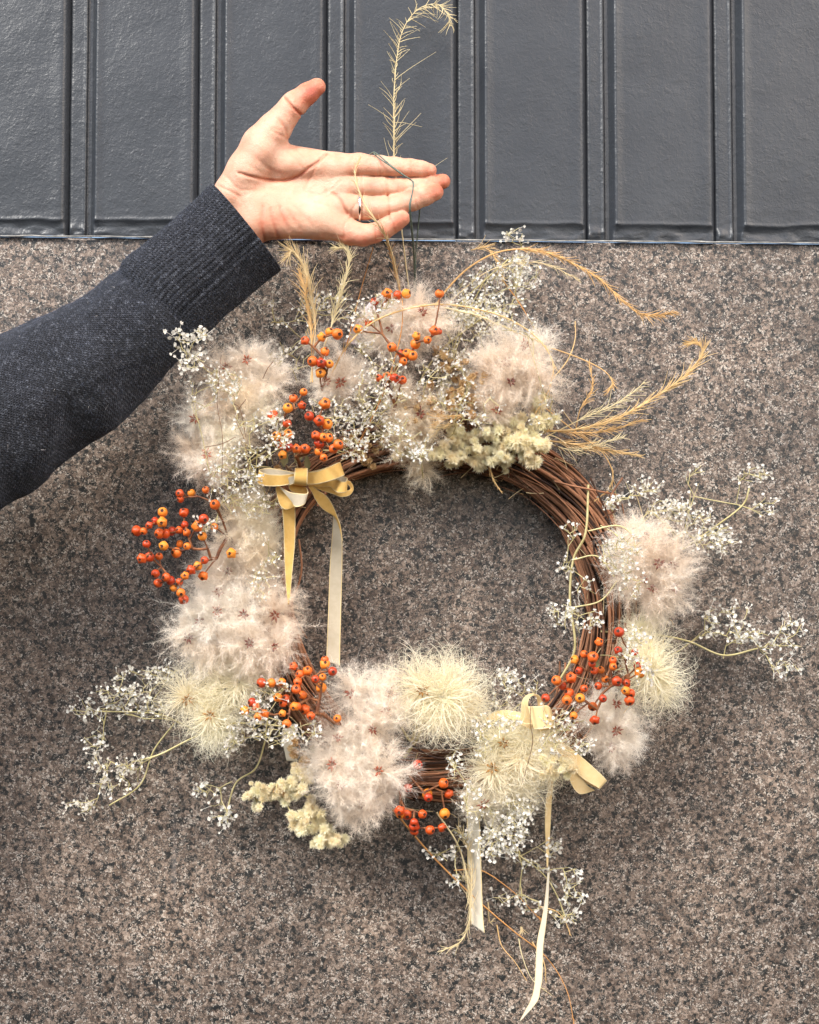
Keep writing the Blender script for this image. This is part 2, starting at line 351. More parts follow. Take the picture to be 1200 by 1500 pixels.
# ---- fluffy seed heads: unit meshes (radius 1, axis -Y to the camera)
def strips(P0, D, L, wd, curl, nseg, out, seed):
    """many curved tapering fibres at once: P0 start, D unit dir, L length, curl vector added along; returns via MB arrays"""
    r = np.random.default_rng(seed); n = len(P0)
    wv = np.cross(D, r.normal(size=(n, 3))); wv /= np.linalg.norm(wv, axis=1)[:, None]+1e-9
    rows = []
    for k in range(nseg+1):
        t = k/nseg; p = P0+D*(L*t)[:, None]+curl*(L*t*t)[:, None]
        wk = wd*(1-t*.85)
        rows.append(p-wv*wk[:, None]); rows.append(p+wv*wk[:, None])
    V_ = np.stack(rows, 1).reshape(-1, 3); b = (np.arange(n)*2*(nseg+1))[:, None]
    for k in range(nseg): out.add_raw(b+np.array([2*k, 2*k+1, 2*k+3, 2*k+2]))
    out.pushv(V_)
class Raw:
    def __init__(s): s.v = []; s.f = []; s.n = 0; s.tmp = []
    def add_raw(s, f): s.tmp.append(f+s.n)
    def pushv(s, v): s.v.append(v); s.n += len(v); s.f += s.tmp; s.tmp = []
    def mesh(s, name, m):
        v = np.vstack(s.v).astype(np.float32); f = np.vstack(s.f).astype(np.int32); me = bpy.data.meshes.new(name)
        me.vertices.add(len(v)); me.vertices.foreach_set('co', v.ravel()); me.loops.add(f.size); me.loops.foreach_set('vertex_index', f.ravel())
        me.polygons.add(len(f)); me.polygons.foreach_set('loop_start', np.arange(len(f))*4); me.polygons.foreach_set('loop_total', np.full(len(f), 4))
        me.polygons.foreach_set('use_smooth', np.ones(len(f), bool)); me.materials.append(m); me.update(); me.validate(); return me
def feather_head(seed, m, ntail=54, nh=125):
    r = np.random.default_rng(seed); out = Raw()
    pol = np.arccos(r.uniform(-.75, .62, ntail)); az = r.uniform(0, 2*math.pi, ntail)   # angle from -Y axis
    D = np.stack([np.sin(pol)*np.cos(az), -np.cos(pol), np.sin(pol)*np.sin(az)], -1)
    L = r.uniform(.55, .98, ntail)**1.0; side = np.cross(D, r.normal(size=(ntail, 3))); side /= np.linalg.norm(side, axis=1)[:, None]
    curl = side*r.uniform(.45, 1.05, ntail)[:, None]
    strips(D*.03, D, L, np.full(ntail, .006), curl, 6, out, seed)
    t = r.uniform(.10, 1, (ntail, nh))**.85
    P0 = D[:, None]*(L[:, None]*t)[..., None]+curl[:, None]*(L[:, None]*t*t)[..., None]
    T = D[:, None]+2*curl[:, None]*t[..., None]; T /= np.linalg.norm(T, axis=2)[..., None]
    rd = r.normal(size=(ntail, nh, 3)); rd -= (rd*T).sum(2)[..., None]*T; rd /= np.linalg.norm(rd, axis=2)[..., None]
    H = rd*.85+T*r.uniform(.2, 1.1, (ntail, nh))[..., None]; H /= np.linalg.norm(H, axis=2)[..., None]
    hl = r.uniform(.10, .30, (ntail, nh)); cv = r.normal(size=(ntail, nh, 3))*.55
    strips(P0.reshape(-1, 3), H.reshape(-1, 3), hl.ravel(), np.full(ntail*nh, .0040), cv.reshape(-1, 3), 3, out, seed+1)
    return out.mesh('seed_head_plumes', m)
def silky_head(seed, m, n=420):
    r = np.random.default_rng(seed); out = Raw(); ns = 12
    pol = np.arccos(r.uniform(-.7, .7, n)); az = r.uniform(0, 2*math.pi, n)
    D = np.stack([np.sin(pol)*np.cos(az), -np.cos(pol), np.sin(pol)*np.sin(az)], -1)
    ax = np.cross(D, r.normal(size=(n, 3))); ax /= np.linalg.norm(ax, axis=1)[:, None]
    turn = np.sign(r.normal(size=n))*r.uniform(1.1, 3.2, n); L = r.uniform(.8, 1.55, n)
    p = D*.05; d = D.copy(); rows = []; wv = np.cross(D, ax)
    for k in range(ns+1):
        wk = .0095*(1-.6*k/ns); rows += [p-wv*wk, p+wv*wk]
        p = p+d*(L/ns)[:, None]
        a = (turn*(.2+1.9*(k/ns)**1.4)/ns*1.5)[:, None]
        d = d*np.cos(a)+np.cross(ax, d)*np.sin(a); d += r.normal(size=(n, 3))*.03; d /= np.linalg.norm(d, axis=1)[:, None]
    V_ = np.stack(rows, 1).reshape(-1, 3); b = (np.arange(n)*2*(ns+1))[:, None]
    for k in range(ns): out.add_raw(b+np.array([2*k, 2*k+1, 2*k+3, 2*k+2]))
    out.pushv(V_)
    # fine side down
    q = np.stack(rows, 1)[:, ::2]; nh = 3; idx = r.integers(1, ns-1, (n, nh)); P0 = q[np.arange(n)[:, None], idx].reshape(-1, 3)
    H = r.normal(size=(n*nh, 3)); H /= np.linalg.norm(H, axis=1)[:, None]
    strips(P0, H, r.uniform(.07, .2, n*nh), np.full(n*nh, .0024), r.normal(size=(n*nh, 3))*.4, 2, out, seed+2)
    return out.mesh('seed_head_curls', m)
def star_mesh(seed, m, k=8):
    r = np.random.default_rng(seed); mbx = MB()
    for i in range(k):
        az = i*2*math.pi/k+r.normal(0, .15); L = r.uniform(.13, .21); tilt = r.uniform(.15, .7)
        d = np.array([math.cos(az)*math.cos(tilt), -math.sin(tilt), math.sin(az)*math.cos(tilt)]); s_ = np.array([-math.sin(az), 0, math.cos(az)]); nrm = np.cross(d, s_)
        w_ = .028; pts = [d*.01, d*L*.5+s_*w_, d*L, d*L*.5-s_*w_, d*L*.5+nrm*w_*.7, d*L*.5-nrm*w_*.7]
        mbx.add(pts, [[0, 1, 4], [1, 2, 4], [2, 3, 4], [3, 0, 4], [1, 0, 5], [2, 1, 5], [3, 2, 5], [0, 3, 5]])
    o = mbx.build('seed_star', m); me = o.data; bpy.data.objects.remove(o); return me
FH = {'pink': [feather_head(100+i, M['pink']) for i in range(5)], 'cream': [feather_head(200+i, M['cream'], 48, 120) for i in range(3)],
      'yellow': [silky_head(300+i, M['yellow']) for i in range(4)]}
ST = {'pink': [star_mesh(1+i, M['star']) for i in range(3)], 'cream': [star_mesh(5, M['star'])], 'yellow': [star_mesh(8, M['ystar'], 7)]}
def head(u, v, r, kind='pink', d=.052, star=True, tilt=None):
    o = link('seed_head', random.choice(FH[kind]), wr); p = P(u, v, d); s = r*random.uniform(.92, 1.16)*(1.14 if kind == 'yellow' else 1.0)*SC*(DIST-d)/DIST
    tl = tilt or ((random.uniform(-.35, .35), random.uniform(-.35, .35)) if star else (random.uniform(-.6, .6)+.0, random.uniform(-.6, .6)))
    E = Euler((tl[0], 0, tl[1])).to_matrix() @ Euler((0, random.uniform(0, 6.28), 0)).to_matrix()
    o.matrix_local = Matrix.Translation(Vector(p)-Vector(wc)) @ E.to_4x4() @ Matrix.Diagonal((s, s*.85, s, 1))
    if star:
        q = link('seed_star', random.choice(ST[kind]), o); q.location = (0, -.22, 0); sc_ = 50/r*1.15; q.scale = (sc_,)*3
    return o
# (u, v, r, kind, depth, star)
H = [
 # upper left clump
 (362, 527, 46, 'pink', .060, 1), (331, 540, 44, 'pink', .055, 1), (392, 560, 46, 'pink', .055, 0), (352, 570, 50, 'cream', .062, 0), (318, 590, 44, 'pink', .052, 0), (380, 600, 40, 'cream', .055, 0),
 (290, 612, 44, 'pink', .058, 1), (282, 655, 38, 'pink', .050, 0), (306, 668, 46, 'pink', .060, 1), (328, 640, 44, 'cream', .062, 0), (312, 690, 34, 'pink', .05, 1), (345, 640, 40, 'cream', .05, 0),
 # top
 (575, 482, 44, 'pink', .062, 1), (618, 462, 46, 'pink', .064, 1), (598, 455, 44, 'pink', .056, 0), (560, 470, 36, 'pink', .052, 0), (600, 500, 40, 'pink', .05, 0),
 (478, 562, 38, 'pink', .055, 1), (498, 560, 40, 'pink', .060, 1), (520, 550, 36, 'pink', .05, 0), (468, 498, 26, 'pink', .045, 0),
 (618, 607, 44, 'cream', .064, 1), (585, 600, 44, 'cream', .058, 0), (600, 635, 42, 'cream', .058, 0), (595, 575, 36, 'pink', .052, 0), (622, 690, 30, 'cream', .040, 0), (612, 668, 30, 'cream', .045, 0),
 (742, 532, 52, 'pink', .062, 1), (770, 510, 44, 'pink', .056, 1), (775, 548, 46, 'pink', .058, 0), (712, 545, 42, 'pink', .054, 0), (745, 560, 44, 'pink', .058, 1), (725, 600, 38, 'pink', .054, 1), (735, 585, 38, 'cream', .05, 0),
 # left
 (345, 752, 40, 'cream', .050, 0), (380, 765, 42, 'cream', .054, 0), (365, 735, 34, 'cream', .048, 0), (392, 790, 34, 'cream', .048, 0),
 (333, 838, 46, 'pink', .055, 1), (362, 825, 42, 'pink', .05, 0), (305, 850, 38, 'pink', .048, 0), (385, 850, 40, 'pink', .05, 0), (322, 868, 42, 'pink', .058, 1),
 (318, 897, 46, 'pink', .062, 1), (292, 908, 46, 'pink', .058, 1), (358, 900, 48, 'pink', .066, 1), (407, 898, 44, 'pink', .062, 1), (277, 935, 42, 'pink', .054, 1), (318, 940, 46, 'pink', .060, 0),
 (365, 942, 50, 'pink', .068, 1), (403, 944, 46, 'pink', .066, 1), (345, 965, 44, 'cream', .058, 0), (395, 970, 40, 'pink', .055, 0), (298, 960, 38, 'pink', .05, 0),
 (275, 1020, 44, 'yellow', .050, 1), (308, 1048, 48, 'yellow', .052, 1), (330, 1010, 50, 'yellow', .045, 0), (350, 1000, 46, 'yellow', .048, 0), (318, 1070, 34, 'yellow', .045, 0),
 (355, 600, 54, 'pink', .040, 0), (330, 560, 50, 'pink', .040, 0), (385, 535, 44, 'pink', .036, 0), (300, 640, 52, 'pink', .036, 0), (335, 668, 40, 'pink', .04, 0), (360, 775, 44, 'cream', .062, 0), (340, 800, 40, 'pink', .06, 0), (375, 808, 38, 'cream', .062, 0), (640, 480, 30, 'pink', .05, 0), (560, 495, 34, 'pink', .05, 0), (690, 560, 36, 'pink', .05, 0), (790, 575, 34, 'pink', .05, 0), (655, 590, 30, 'cream', .05, 0),
 # bottom pink
 (517, 1017, 42, 'pink', .058, 1), (571, 1017, 40, 'pink', .054, 1), (540, 1010, 36, 'pink', .05, 0), (565, 1038, 42, 'pink', .062, 1), (548, 1067, 46, 'pink', .066, 1), (498, 1079, 44, 'pink', .060, 1),
 (491, 1121, 46, 'pink', .064, 1), (558, 1130, 48, 'pink', .068, 1), (499, 1150, 46, 'pink', .064, 1), (535, 1178, 38, 'pink', .058, 1), (528, 1105, 46, 'pink', .062, 0), (565, 1160, 36, 'pink', .054, 0), (475, 1110, 34, 'pink', .05, 0), (508, 1178, 34, 'pink', .05, 0),
 # yellow ball
 (620, 1009, 50, 'yellow', .060, 1), (648, 1020, 58, 'yellow', .064, 0), (672, 1035, 50, 'yellow', .060, 0), (640, 1040, 50, 'yellow', .056, 0), (665, 1000, 46, 'yellow', .056, 0),
 # bottom right veil
 (735, 1085, 50, 'yellow', .060, 1), (790, 1095, 46, 'yellow', .060, 0), (765, 1110, 50, 'yellow', .064, 0), (722, 1128, 48, 'yellow', .058, 1), (800, 1120, 42, 'yellow', .054, 0), (760, 1145, 46, 'yellow', .052, 0), (708, 1178, 36, 'cream', .05, 1), (745, 1170, 44, 'cream', .045, 0), (770, 1080, 40, 'yellow', .06, 0),
 # right
 (947, 787, 40, 'pink', .050, 1), (925, 800, 42, 'pink', .054, 0), (961, 823, 50, 'pink', .062, 1), (985, 825, 44, 'pink', .056, 1), (942, 847, 46, 'pink', .058, 1), (985, 858, 46, 'pink', .056, 1), (952, 865, 46, 'pink', .060, 1), (918, 835, 40, 'pink', .052, 0), (965, 895, 32, 'pink', .045, 0), (935, 780, 32, 'pink', .045, 0),
 (950, 950, 50, 'yellow', .050, 0), (955, 985, 50, 'yellow', .055, 0), (968, 1010, 42, 'yellow', .050, 0), (938, 920, 30, 'yellow', .045, 0),
 (900, 1032, 40, 'pink', .050, 1), (882, 1050, 36, 'pink', .048, 0), (902, 1068, 44, 'pink', .056, 1), (897, 1095, 40, 'pink', .052, 1), (920, 1075, 36, 'pink', .048, 0), (908, 1105, 30, 'pink', .045, 0),
]
for n_, (u, v, r, kd, d, st) in enumerate(H): head(u, v, r*(.88 if n_ < 12 else 1), kd, d+(.024 if n_ < 12 else .018 if 29 <= n_ <= 37 else .006), bool(st))

# ---- branching sprays
def grow(root, targets, pull=.5, wroot=.35):
    nodes = [np.array(root, float)]; par = [-1]; ends = []
    R0 = nodes[0]
    for t in sorted(targets, key=lambda q: np.linalg.norm(np.array(q)-R0)):
        t = np.array(t, float); best = min(range(len(nodes)), key=lambda i: (np.linalg.norm(t-nodes[i])+wroot*np.linalg.norm(nodes[i]-R0)*.0) if i not in ends_set(ends) else 1e9)
        n = nodes[best]; m = n+(t-n)*pull+rng.normal(0, .04, 3)*np.linalg.norm(t-n)
        nodes.append(m); par.append(best); nodes.append(t); par.append(len(nodes)-2); ends.append(len(nodes)-1)
    return nodes, par, ends
def ends_set(e): return set(e)
def tree_mesh(nodes, par, r0, r1, k=4):
    n = len(nodes); cnt = [0]*n
    for i in range(n-1, 0, -1):
        cnt[i] += 1; cnt[par[i]] += cnt[i]
    mx = max(cnt[1:]) if n > 1 else 1; m = MB()
    for i in range(1, n):
        a, b = nodes[par[i]], nodes[i]; g = nodes[par[par[i]]] if par[par[i]] >= 0 else a
        rr = lambda c: (r1+(r0-r1)*min(1, (c/mx))**.6)
        l = np.linalg.norm(b-a); t = np.linspace(0, 1, 5)[:, None]
        c = a+(a-g)*.25*(l/(np.linalg.norm(a-g)+1e-6) if np.linalg.norm(a-g) > 1e-6 else 0)*.8 if False else (a+b)/2+rng.normal(0, .05, 3)*l
        pts = a*(1-t)**2+2*c*t*(1-t)+b*t*t
        m.tube(pts, np.linspace(rr(cnt[i]+1), rr(cnt[i]), 5), k)
    return m
# berries
def berry_mesh(seed, wr_=0.03):
    r = np.random.default_rng(seed); nu, nv = 14, 10; vs_ = []; m = MB()
    ph = r.uniform(0, 6.28, 3)
    for j in range(nv+1):
        a = math.pi*j/nv
        for i in range(nu):
            b = 2*math.pi*i/nu; rad = 1+wr_*(math.sin(5*b+ph[0])*math.sin(a)**2+.7*math.sin(3*b+4*a+ph[1]))
            z = math.cos(a)*rad*(.96); z -= .12*math.exp(-(a/.28)**2)
            vs_.append((math.sin(a)*math.cos(b)*rad, math.sin(a)*math.sin(b)*rad, z))
    f = [[j*nu+i, (j+1)*nu+i, (j+1)*nu+(i+1) % nu, j*nu+(i+1) % nu] for j in range(nv) for i in range(nu)]
    m.add(vs_, f)
    for i in range(5):   # dried calyx
        a = i*2*math.pi/5+r.normal(0, .1); c, s = math.cos(a), math.sin(a); c2, s2 = math.cos(a+.55), math.sin(a+.55); c0, s0 = math.cos(a-.55), math.sin(a-.55)
        m.add([(0, 0, .86), (.20*c0, .20*s0, .94), (.44*c, .44*s, 1.06+r.uniform(-.04, .08)), (.20*c2, .20*s2, .94), (.1*c, .1*s, 1.0)], [[0, 1, 4], [1, 2, 4], [2, 3, 4], [3, 0, 4]], 1)
    m.add([(.33*math.cos(i*.628), .33*math.sin(i*.628), .885) for i in range(10)]+[(0, 0, .96)], [[i, (i+1) % 10, 10] for i in range(10)], 1)
    o = m.build('berry', [M['berry'], M['calyx']]); me = o.data; bpy.data.objects.remove(o); return me
BM = [berry_mesh(i, w_) for i, w_ in enumerate((.012, .03, .02, .07, .13, .11))]
def spray(root, bl, off, sc, d, rad=7.6, jit=.012, label=None):
    tg = [P(off[0]+x/sc, off[1]+y/sc, d+random.uniform(-jit, jit)) for x, y in bl]
    rt = P(*root); nodes, par, ends = grow(rt, tg, .55)
    m = tree_mesh(nodes, par, 2.6*SC, .95*SC, 5); sp = wbuild(m, 'berry_spray', M['bstem'], label=label)
    for e in ends:
        o = link('berry', random.choice(BM), sp); p = nodes[e]; dr = p-nodes[par[e]]; dr /= np.linalg.norm(dr)+1e-9
        dr = dr+np.array([rng.normal(0, .3), -1.0, rng.normal(0, .3)-.15]); s = rad*SC*random.uniform(.76, 1.14)
        o.matrix_local = Matrix.Translation(Vector(p)) @ Vector(dr).to_track_quat('Z', 'Y').to_matrix().to_4x4() @ Matrix.Diagonal((s, s, s*random.uniform(.88, 1.02), 1))
B1 = [(272,205),(275,232),(328,203),(396,188),(440,258),(292,296),(190,294),(153,337),(187,342),(125,357),(66,384),(99,385),(235,384),(113,446),(90,517),(127,508),(173,506),(205,397),(175,397),(268,380),(305,392),(295,354),(355,362),(386,327),(271,446),(307,457),(256,488),(390,524),(518,491),(358,551),(326,571),(297,598),(384,599),(156,588),(169,634),(207,605),(228,621),(241,657),(277,680),(291,711),(270,628),(437,365),(380,410),(195,455)]
spray((392, 815, .03), B1, (180, 660), 3.26, .086, 6.6)
B2 = [(859,697),(800,735),(767,791),(850,775),(985,764),(680,835),(892,838),(762,880),(950,865),(997,885),(768,945),(700,956),(930,950),(1005,965),(972,962),(778,1022),(818,1030),(868,1030),(950,997),(735,1065),(947,1047),(1035,1030),(1063,1005),(977,1082),(728,1000)]
spray((438, 690, .035), B2, (230, 400), 4, .106, 6.9, .006)
spray((478, 600, .04), [(965,375),(1012,345),(1058,357),(868,396),(985,460),(912,517),(961,526),(1010,533),(958,585)], (230, 400), 4, .090, 6.9, .005)
B4 = [(178,152),(245,110),(300,118),(346,110),(523,110),(145,263),(90,300),(495,307),(520,310),(460,357),(395,378),(350,428),(330,470),(200,560),(245,550),(285,562),(325,570),(270,395),(400,335),(380,440),(320,430)]
spray((570, 640, .035), B4, (500, 400), 3.636, .086, 6.6, .012)
B5 = [(965,998),(965,1020),(1002,1055),(815,1030),(882,1052),(845,1068),(955,1082),(920,1092),(835,1105),(828,1140),(947,1132),(860,1168),(760,1105),(662,1110),(740,1180),(780,1185),(618,1203),(635,1225),(582,1243),(645,1272),(680,1258),(765,1208),(820,1222),(832,1222),(870,1237),(762,1255),(898,1268),(783,1305),(1025,1280),(710,1110)]
spray((505, 1070, .035), B5, (180, 660), 3.26, .088, 6.5, .008)
B6 = [(748,707),(882,803),(910,858),(798,858),(803,876),(697,828),(655,945),(692,965),(773,962),(887,960),(730,1005),(730,1028),(732,1055),(812,1045),(875,1032),(660,960)]
spray((580, 1140, .035), B6, (400, 920), 3.53, .070, 6.8, .008)
B7 = [(441,798),(353,842),(287,895),(246,920),(326,908),(322,937),(265,968),(333,968),(437,878),(414,922),(524,948),(532,977),(510,885),(380,1005),(431,1014),(474,1022),(231,998),(165,1010),(192,1034),(350,1035),(287,1046),(220,1065),(118,1088),(212,1097),(270,1088),(370,1090),(470,1055),(490,1068),(325,1125),(242,1165),(335,1185),(487,1100),(415,950),(360,965)]
spray((905, 990, .03), B7, (760, 660), 3, .090, 6.7, .008)

# ---- baby's breath
def floret_mesh(m, p, r, k=6):
    ax = np.array([rng.normal(0, .6), -1, rng.normal(0, .6)]); ax /= np.linalg.norm(ax); a = np.cross(ax, [0.2, .1, 1]); a /= np.linalg.norm(a); b = np.cross(ax, a); a0 = rng.uniform(0, 6)
    for lay in range(2):
        kk = k-lay*2
        for i in range(kk):
            t = a0+i*2*math.pi/kk+lay*.5; d_ = a*math.cos(t)+b*math.sin(t); s_ = -a*math.sin(t)+b*math.cos(t); h = .35+.6*lay; rr = r*rng.uniform(.75, 1.15)*(1-.3*lay)
            m.add([p, p+(d_*.6+s_*.38+ax*h*.5)*rr, p+(d_*1.0+ax*h)*rr, p+(d_*.6-s_*.38+ax*h*.6)*rr], [[0, 1, 2, 3]])
def sprig(root, ell, n, d=.055, fr=3.6, via=None, dj=.012, clus=2, stem='gstem', sr=.9):
    """root (u,v,d); ell list of (u,v,ru,rv) regions holding the florets"""
    tg = []
    for _ in range(int(n*1.8)):
        e = random.choice(ell); a = random.uniform(0, 6.28); q = math.sqrt(random.random())*1.12; tg.append(P(e[0]+e[2]*q*math.cos(a), e[1]+e[3]*q*math.sin(a), max(.006, d+random.uniform(-dj, dj))))
    start = P(*root); pts = None
    if via: 
        pth = cr(PP([root]+via), 6); start2 = pth[-1]
    else: pth = None; start2 = start
    nodes, par, ends = grow(start2, tg, .6)
    m = tree_mesh(nodes, par, sr*SC, .43*SC, 3)
    if pth is not None: m.tube(pth, np.linspace(1.35, 1.1, len(pth))*SC, 4)
    o = wbuild(m, 'babys_breath_sprig', M[stem])
    fm = MB()
    for e in ends:
        for _ in range(random.randint(1, clus)):
            off = rng.normal(0, 1, 3)*fr*1.3*SC; fp = nodes[e]+off; floret_mesh(fm, fp, fr*.76*SC*random.uniform(.6, 1.2))
            fm.tube(np.array([nodes[e]-(nodes[e]-nodes[par[e]])*.15, fp]), .35*SC, 3)
    fo = fm.build('florets', M['white'], o, True)
    return o
S = [
 ((335, 560, .07), [(268, 500, 14, 16), (280, 530, 20, 14), (295, 488, 10, 8)], 30, .10, 4.3),
 ((450, 500, .05), [(397, 445, 14, 12), (405, 470, 10, 6)], 8, .06, 3.4),
 ((435, 560, .05), [(425, 520, 32, 28), (470, 440, 30, 14), (410, 520, 20, 10)], 34, .065, 3.4),
 ((400, 680, .05), [(375, 640, 45, 35), (330, 560, 26, 20)], 48, .105, 3.2),
 ((430, 660, .05), [(345, 688, 34, 34), (405, 630, 20, 28)], 60, .095, 3.0),
 ((400, 740, .05), [(350, 715, 40, 25), (380, 745, 26, 20), (300, 770, 16, 10)], 40, .070, 3.0),
 ((470, 660, .05), [(500, 630, 26, 20), (520, 655, 22, 14), (480, 600, 26, 26)], 40, .075, 3.2),
 ((570, 640, .05), [(555, 540, 32, 30), (575, 575, 26, 20), (540, 580, 20, 30)], 50, .075, 3.2),
 ((560, 500, .05), [(535, 455, 20, 20), (560, 440, 22, 12), (530, 500, 20, 20)], 34, .072, 3.2),
 ((620, 700, .05), [(600, 650, 30, 22), (615, 665, 12, 10), (585, 625, 20, 14)], 34, .080, 3.2),
 ((630, 620, .04), [(730, 420, 45, 40), (690, 440, 36, 30), (760, 400, 30, 28)], 130, .05, 3.3),
 ((640, 580, .04), [(680, 490, 40, 36), (660, 540, 30, 30), (700, 460, 36, 24)], 110, .06, 3.2),
 ((740, 470, .04), [(755, 345, 16, 14), (765, 380, 24, 16)], 16, .04, 3.2),
 ((905, 780, .04), [(920, 715, 32, 16), (900, 735, 14, 10), (955, 712, 14, 10)], 36, .045, 3.2),
 ((895, 800, .04), [(1010, 770, 44, 22), (1050, 790, 30, 20), (980, 745, 30, 12)], 95, .04, 3.5),
 ((1000, 803, .04), [(1100, 695, 28, 10), (1125, 740, 18, 16), (1020, 700, 20, 18)], 22, .035, 3.4),
 ((880, 770, .05), [(905, 815, 30, 24), (920, 800, 20, 20), (925, 850, 18, 26)], 58, .075, 3.0),
 ((842, 900, .05), [(850, 910, 36, 16), (825, 895, 22, 10)], 36, .07, 3.3),
 ((846, 840, .05), [(832, 825, 14, 14), (860, 860, 14, 16), (835, 775, 12, 12)], 16, .06, 3.2),
 ((880, 960, .05), [(932, 935, 14, 16), (945, 985, 14, 18), (925, 960, 12, 10)], 36, .085, 3.2),
 ((880, 985, .04), [(1065, 900, 34, 16), (1055, 925, 28, 12), (1100, 930, 26, 8)], 36, .04, 3.6),
 ((1060, 965, .035), [(1155, 915, 22, 16), (1145, 950, 28, 18), (1150, 980, 20, 12), (1090, 935, 20, 8)], 36, .035, 3.6),
 ((250, 1055, .045), [(195, 1000, 34, 18), (215, 1035, 30, 18), (170, 1020, 30, 16), (240, 985, 20, 12)], 70, .045, 3.4),
 ((250, 1055, .045), [(120, 1040, 16, 14), (140, 1085, 16, 16), (160, 1040, 24, 12)], 22, .03, 3.6),
 ((235, 1105, .04), [(145, 1130, 18, 26), (175, 1150, 30, 16), (120, 1180, 22, 10), (190, 1120, 24, 12)], 50, .03, 3.6),
 ((380, 1085, .045), [(355, 1075, 22, 12), (335, 1090, 14, 10), (385, 1060, 26, 14)], 30, .06, 3.6),
 ((340, 1145, .04), [(305, 1160, 20, 12), (320, 1190, 22, 10), (330, 1200, 12, 8)], 22, .03, 4.0),
 ((420, 1060, .05), [(400, 1010, 26, 18), (440, 1070, 30, 16), (400, 1080, 26, 14), (375, 1045, 20, 14)], 46, .075, 3.4),
 ((700, 1100, .05), [(735, 1195, 34, 26), (745, 1225, 28, 24), (720, 1240, 22, 16), (760, 1190, 20, 16)], 120, .065, 3.7),
 ((770, 1060, .05), [(760, 1005, 28, 16), (720, 1030, 24, 14), (740, 990, 14, 8)], 46, .05, 3.2),
 ((700, 1080, .05), [(705, 1080, 12, 34), (740, 1060, 24, 12)], 26, .078, 3.2),
 ((800, 1110, .05), [(812, 1050, 18, 20), (838, 1060, 18, 22), (805, 1090, 16, 14), (855, 1095, 10, 8)], 44, .075, 3.2),
 ((740, 1210, .045), [(830, 1285, 24, 14), (838, 1315, 16, 14), (775, 1270, 24, 10), (810, 1240, 12, 14)], 36, .035, 3.8),
 ((740, 1210, .045), [(750, 1315, 28, 10), (780, 1330, 20, 10), (830, 1345, 18, 10)], 24, .03, 3.6),
 ((660, 1220, .04), [(650, 1250, 22, 12), (668, 1290, 14, 10), (680, 1230, 16, 20)], 22, .04, 3.8),
 ((690, 1150, .05), [(690, 1170, 20, 26), (665, 1120, 12, 20)], 16, .075, 3.4),
]
for a in S: sprig(a[0], a[1], int(a[2]*1.15), a[3]+(.018 if a[3] >= .07 else 0), a[4])
for lst, r_ in (([(862, 710, .05), (858, 780, .055), (840, 820, .05), (835, 880, .05), (842, 950, .05), (818, 1000, .045)], 1.7), ([(862, 778, .055), (905, 770, .06), (930, 785, .06)], 1.2), ([(840, 820, .055), (875, 815, .06), (900, 845, .06)], 1.2), ([(840, 890, .055), (880, 880, .06), (905, 850, .06)], 1.2),
                ([(880, 925, .04), (960, 930, .04), (1010, 940, .04), (1060, 960, .035), (1110, 950, .035)], 1.5), ([(1000, 805, .035), (1050, 770, .035), (1088, 740, .035), (1098, 715, .035)], 1.2), ([(430, 1065, .05), (340, 1060, .055), (285, 1080, .05), (235, 1105, .04), (200, 1115, .03)], 1.5),
                ([(420, 1060, .05), (330, 1030, .06)], 1.2), ([(255, 1060, .04), (225, 1100, .035), (205, 1150, .03), (160, 1180, .03)], 1.1), ([(300, 1078, .045), (265, 1060, .04), (225, 1045, .04), (140, 1042, .03)], 1.2), ([(390, 1080, .04), (375, 1125, .035), (345, 1148, .03), (330, 1200, .03)], 1.2),
                ([(620, 1045, .04), (612, 1080, .04), (592, 1110, .04)], 2.2), ([(588, 1065, .04), (602, 1085, .045), (612, 1060, .045)], 2.0), ([(700, 1160, .05), (720, 1220, .045), (790, 1275, .035), (815, 1310, .03), (830, 1350, .03)], 1.1),
                ([(560, 560, .05), (640, 480, .05), (700, 420, .05), (745, 380, .04)], 1.2), ([(595, 600, .05), (640, 520, .055), (720, 455, .05)], 1.2), ([(640, 640, .05), (668, 500, .05), (715, 400, .045)], 1.0),
                ([(350, 740, .05), (375, 700, .06), (365, 680, .06), (390, 660, .06)], 1.2), ([(400, 745, .05), (410, 715, .06), (395, 685, .06), (340, 690, .06)], 1.2)):
    m = MB(); m.tube(cr(PP(lst), 8), r_*SC, 4); wbuild(m, 'green_stem', M['gstem'])
# fine brown stalks over the upper-left fluff
for lst in ([(325, 700, .115), (326, 640, .118), (318, 590, .115), (322, 545, .118), (324, 520, .115)], [(317, 542, .116), (300, 535, .115), (290, 520, .115)], [(360, 640, .115), (352, 600, .117), (340, 590, .115)], [(365, 690, .115), (358, 645, .115), (345, 610, .117), (360, 585, .115)], [(300, 655, .115), (325, 650, .117), (345, 640, .115)], [(385, 555, .115), (392, 540, .117), (400, 530, .115)], [(560, 590, .06), (595, 540, .065), (607, 510, .07), (610, 480, .06)], [(765, 1150, .08), (780, 1090, .085), (777, 1060, .09), (778, 1030, .085)]):
    m = MB(); m.tube(cr(PP(lst), 6), .55*SC, 4); wbuild(m, 'brown_stalk', M['brstem'])

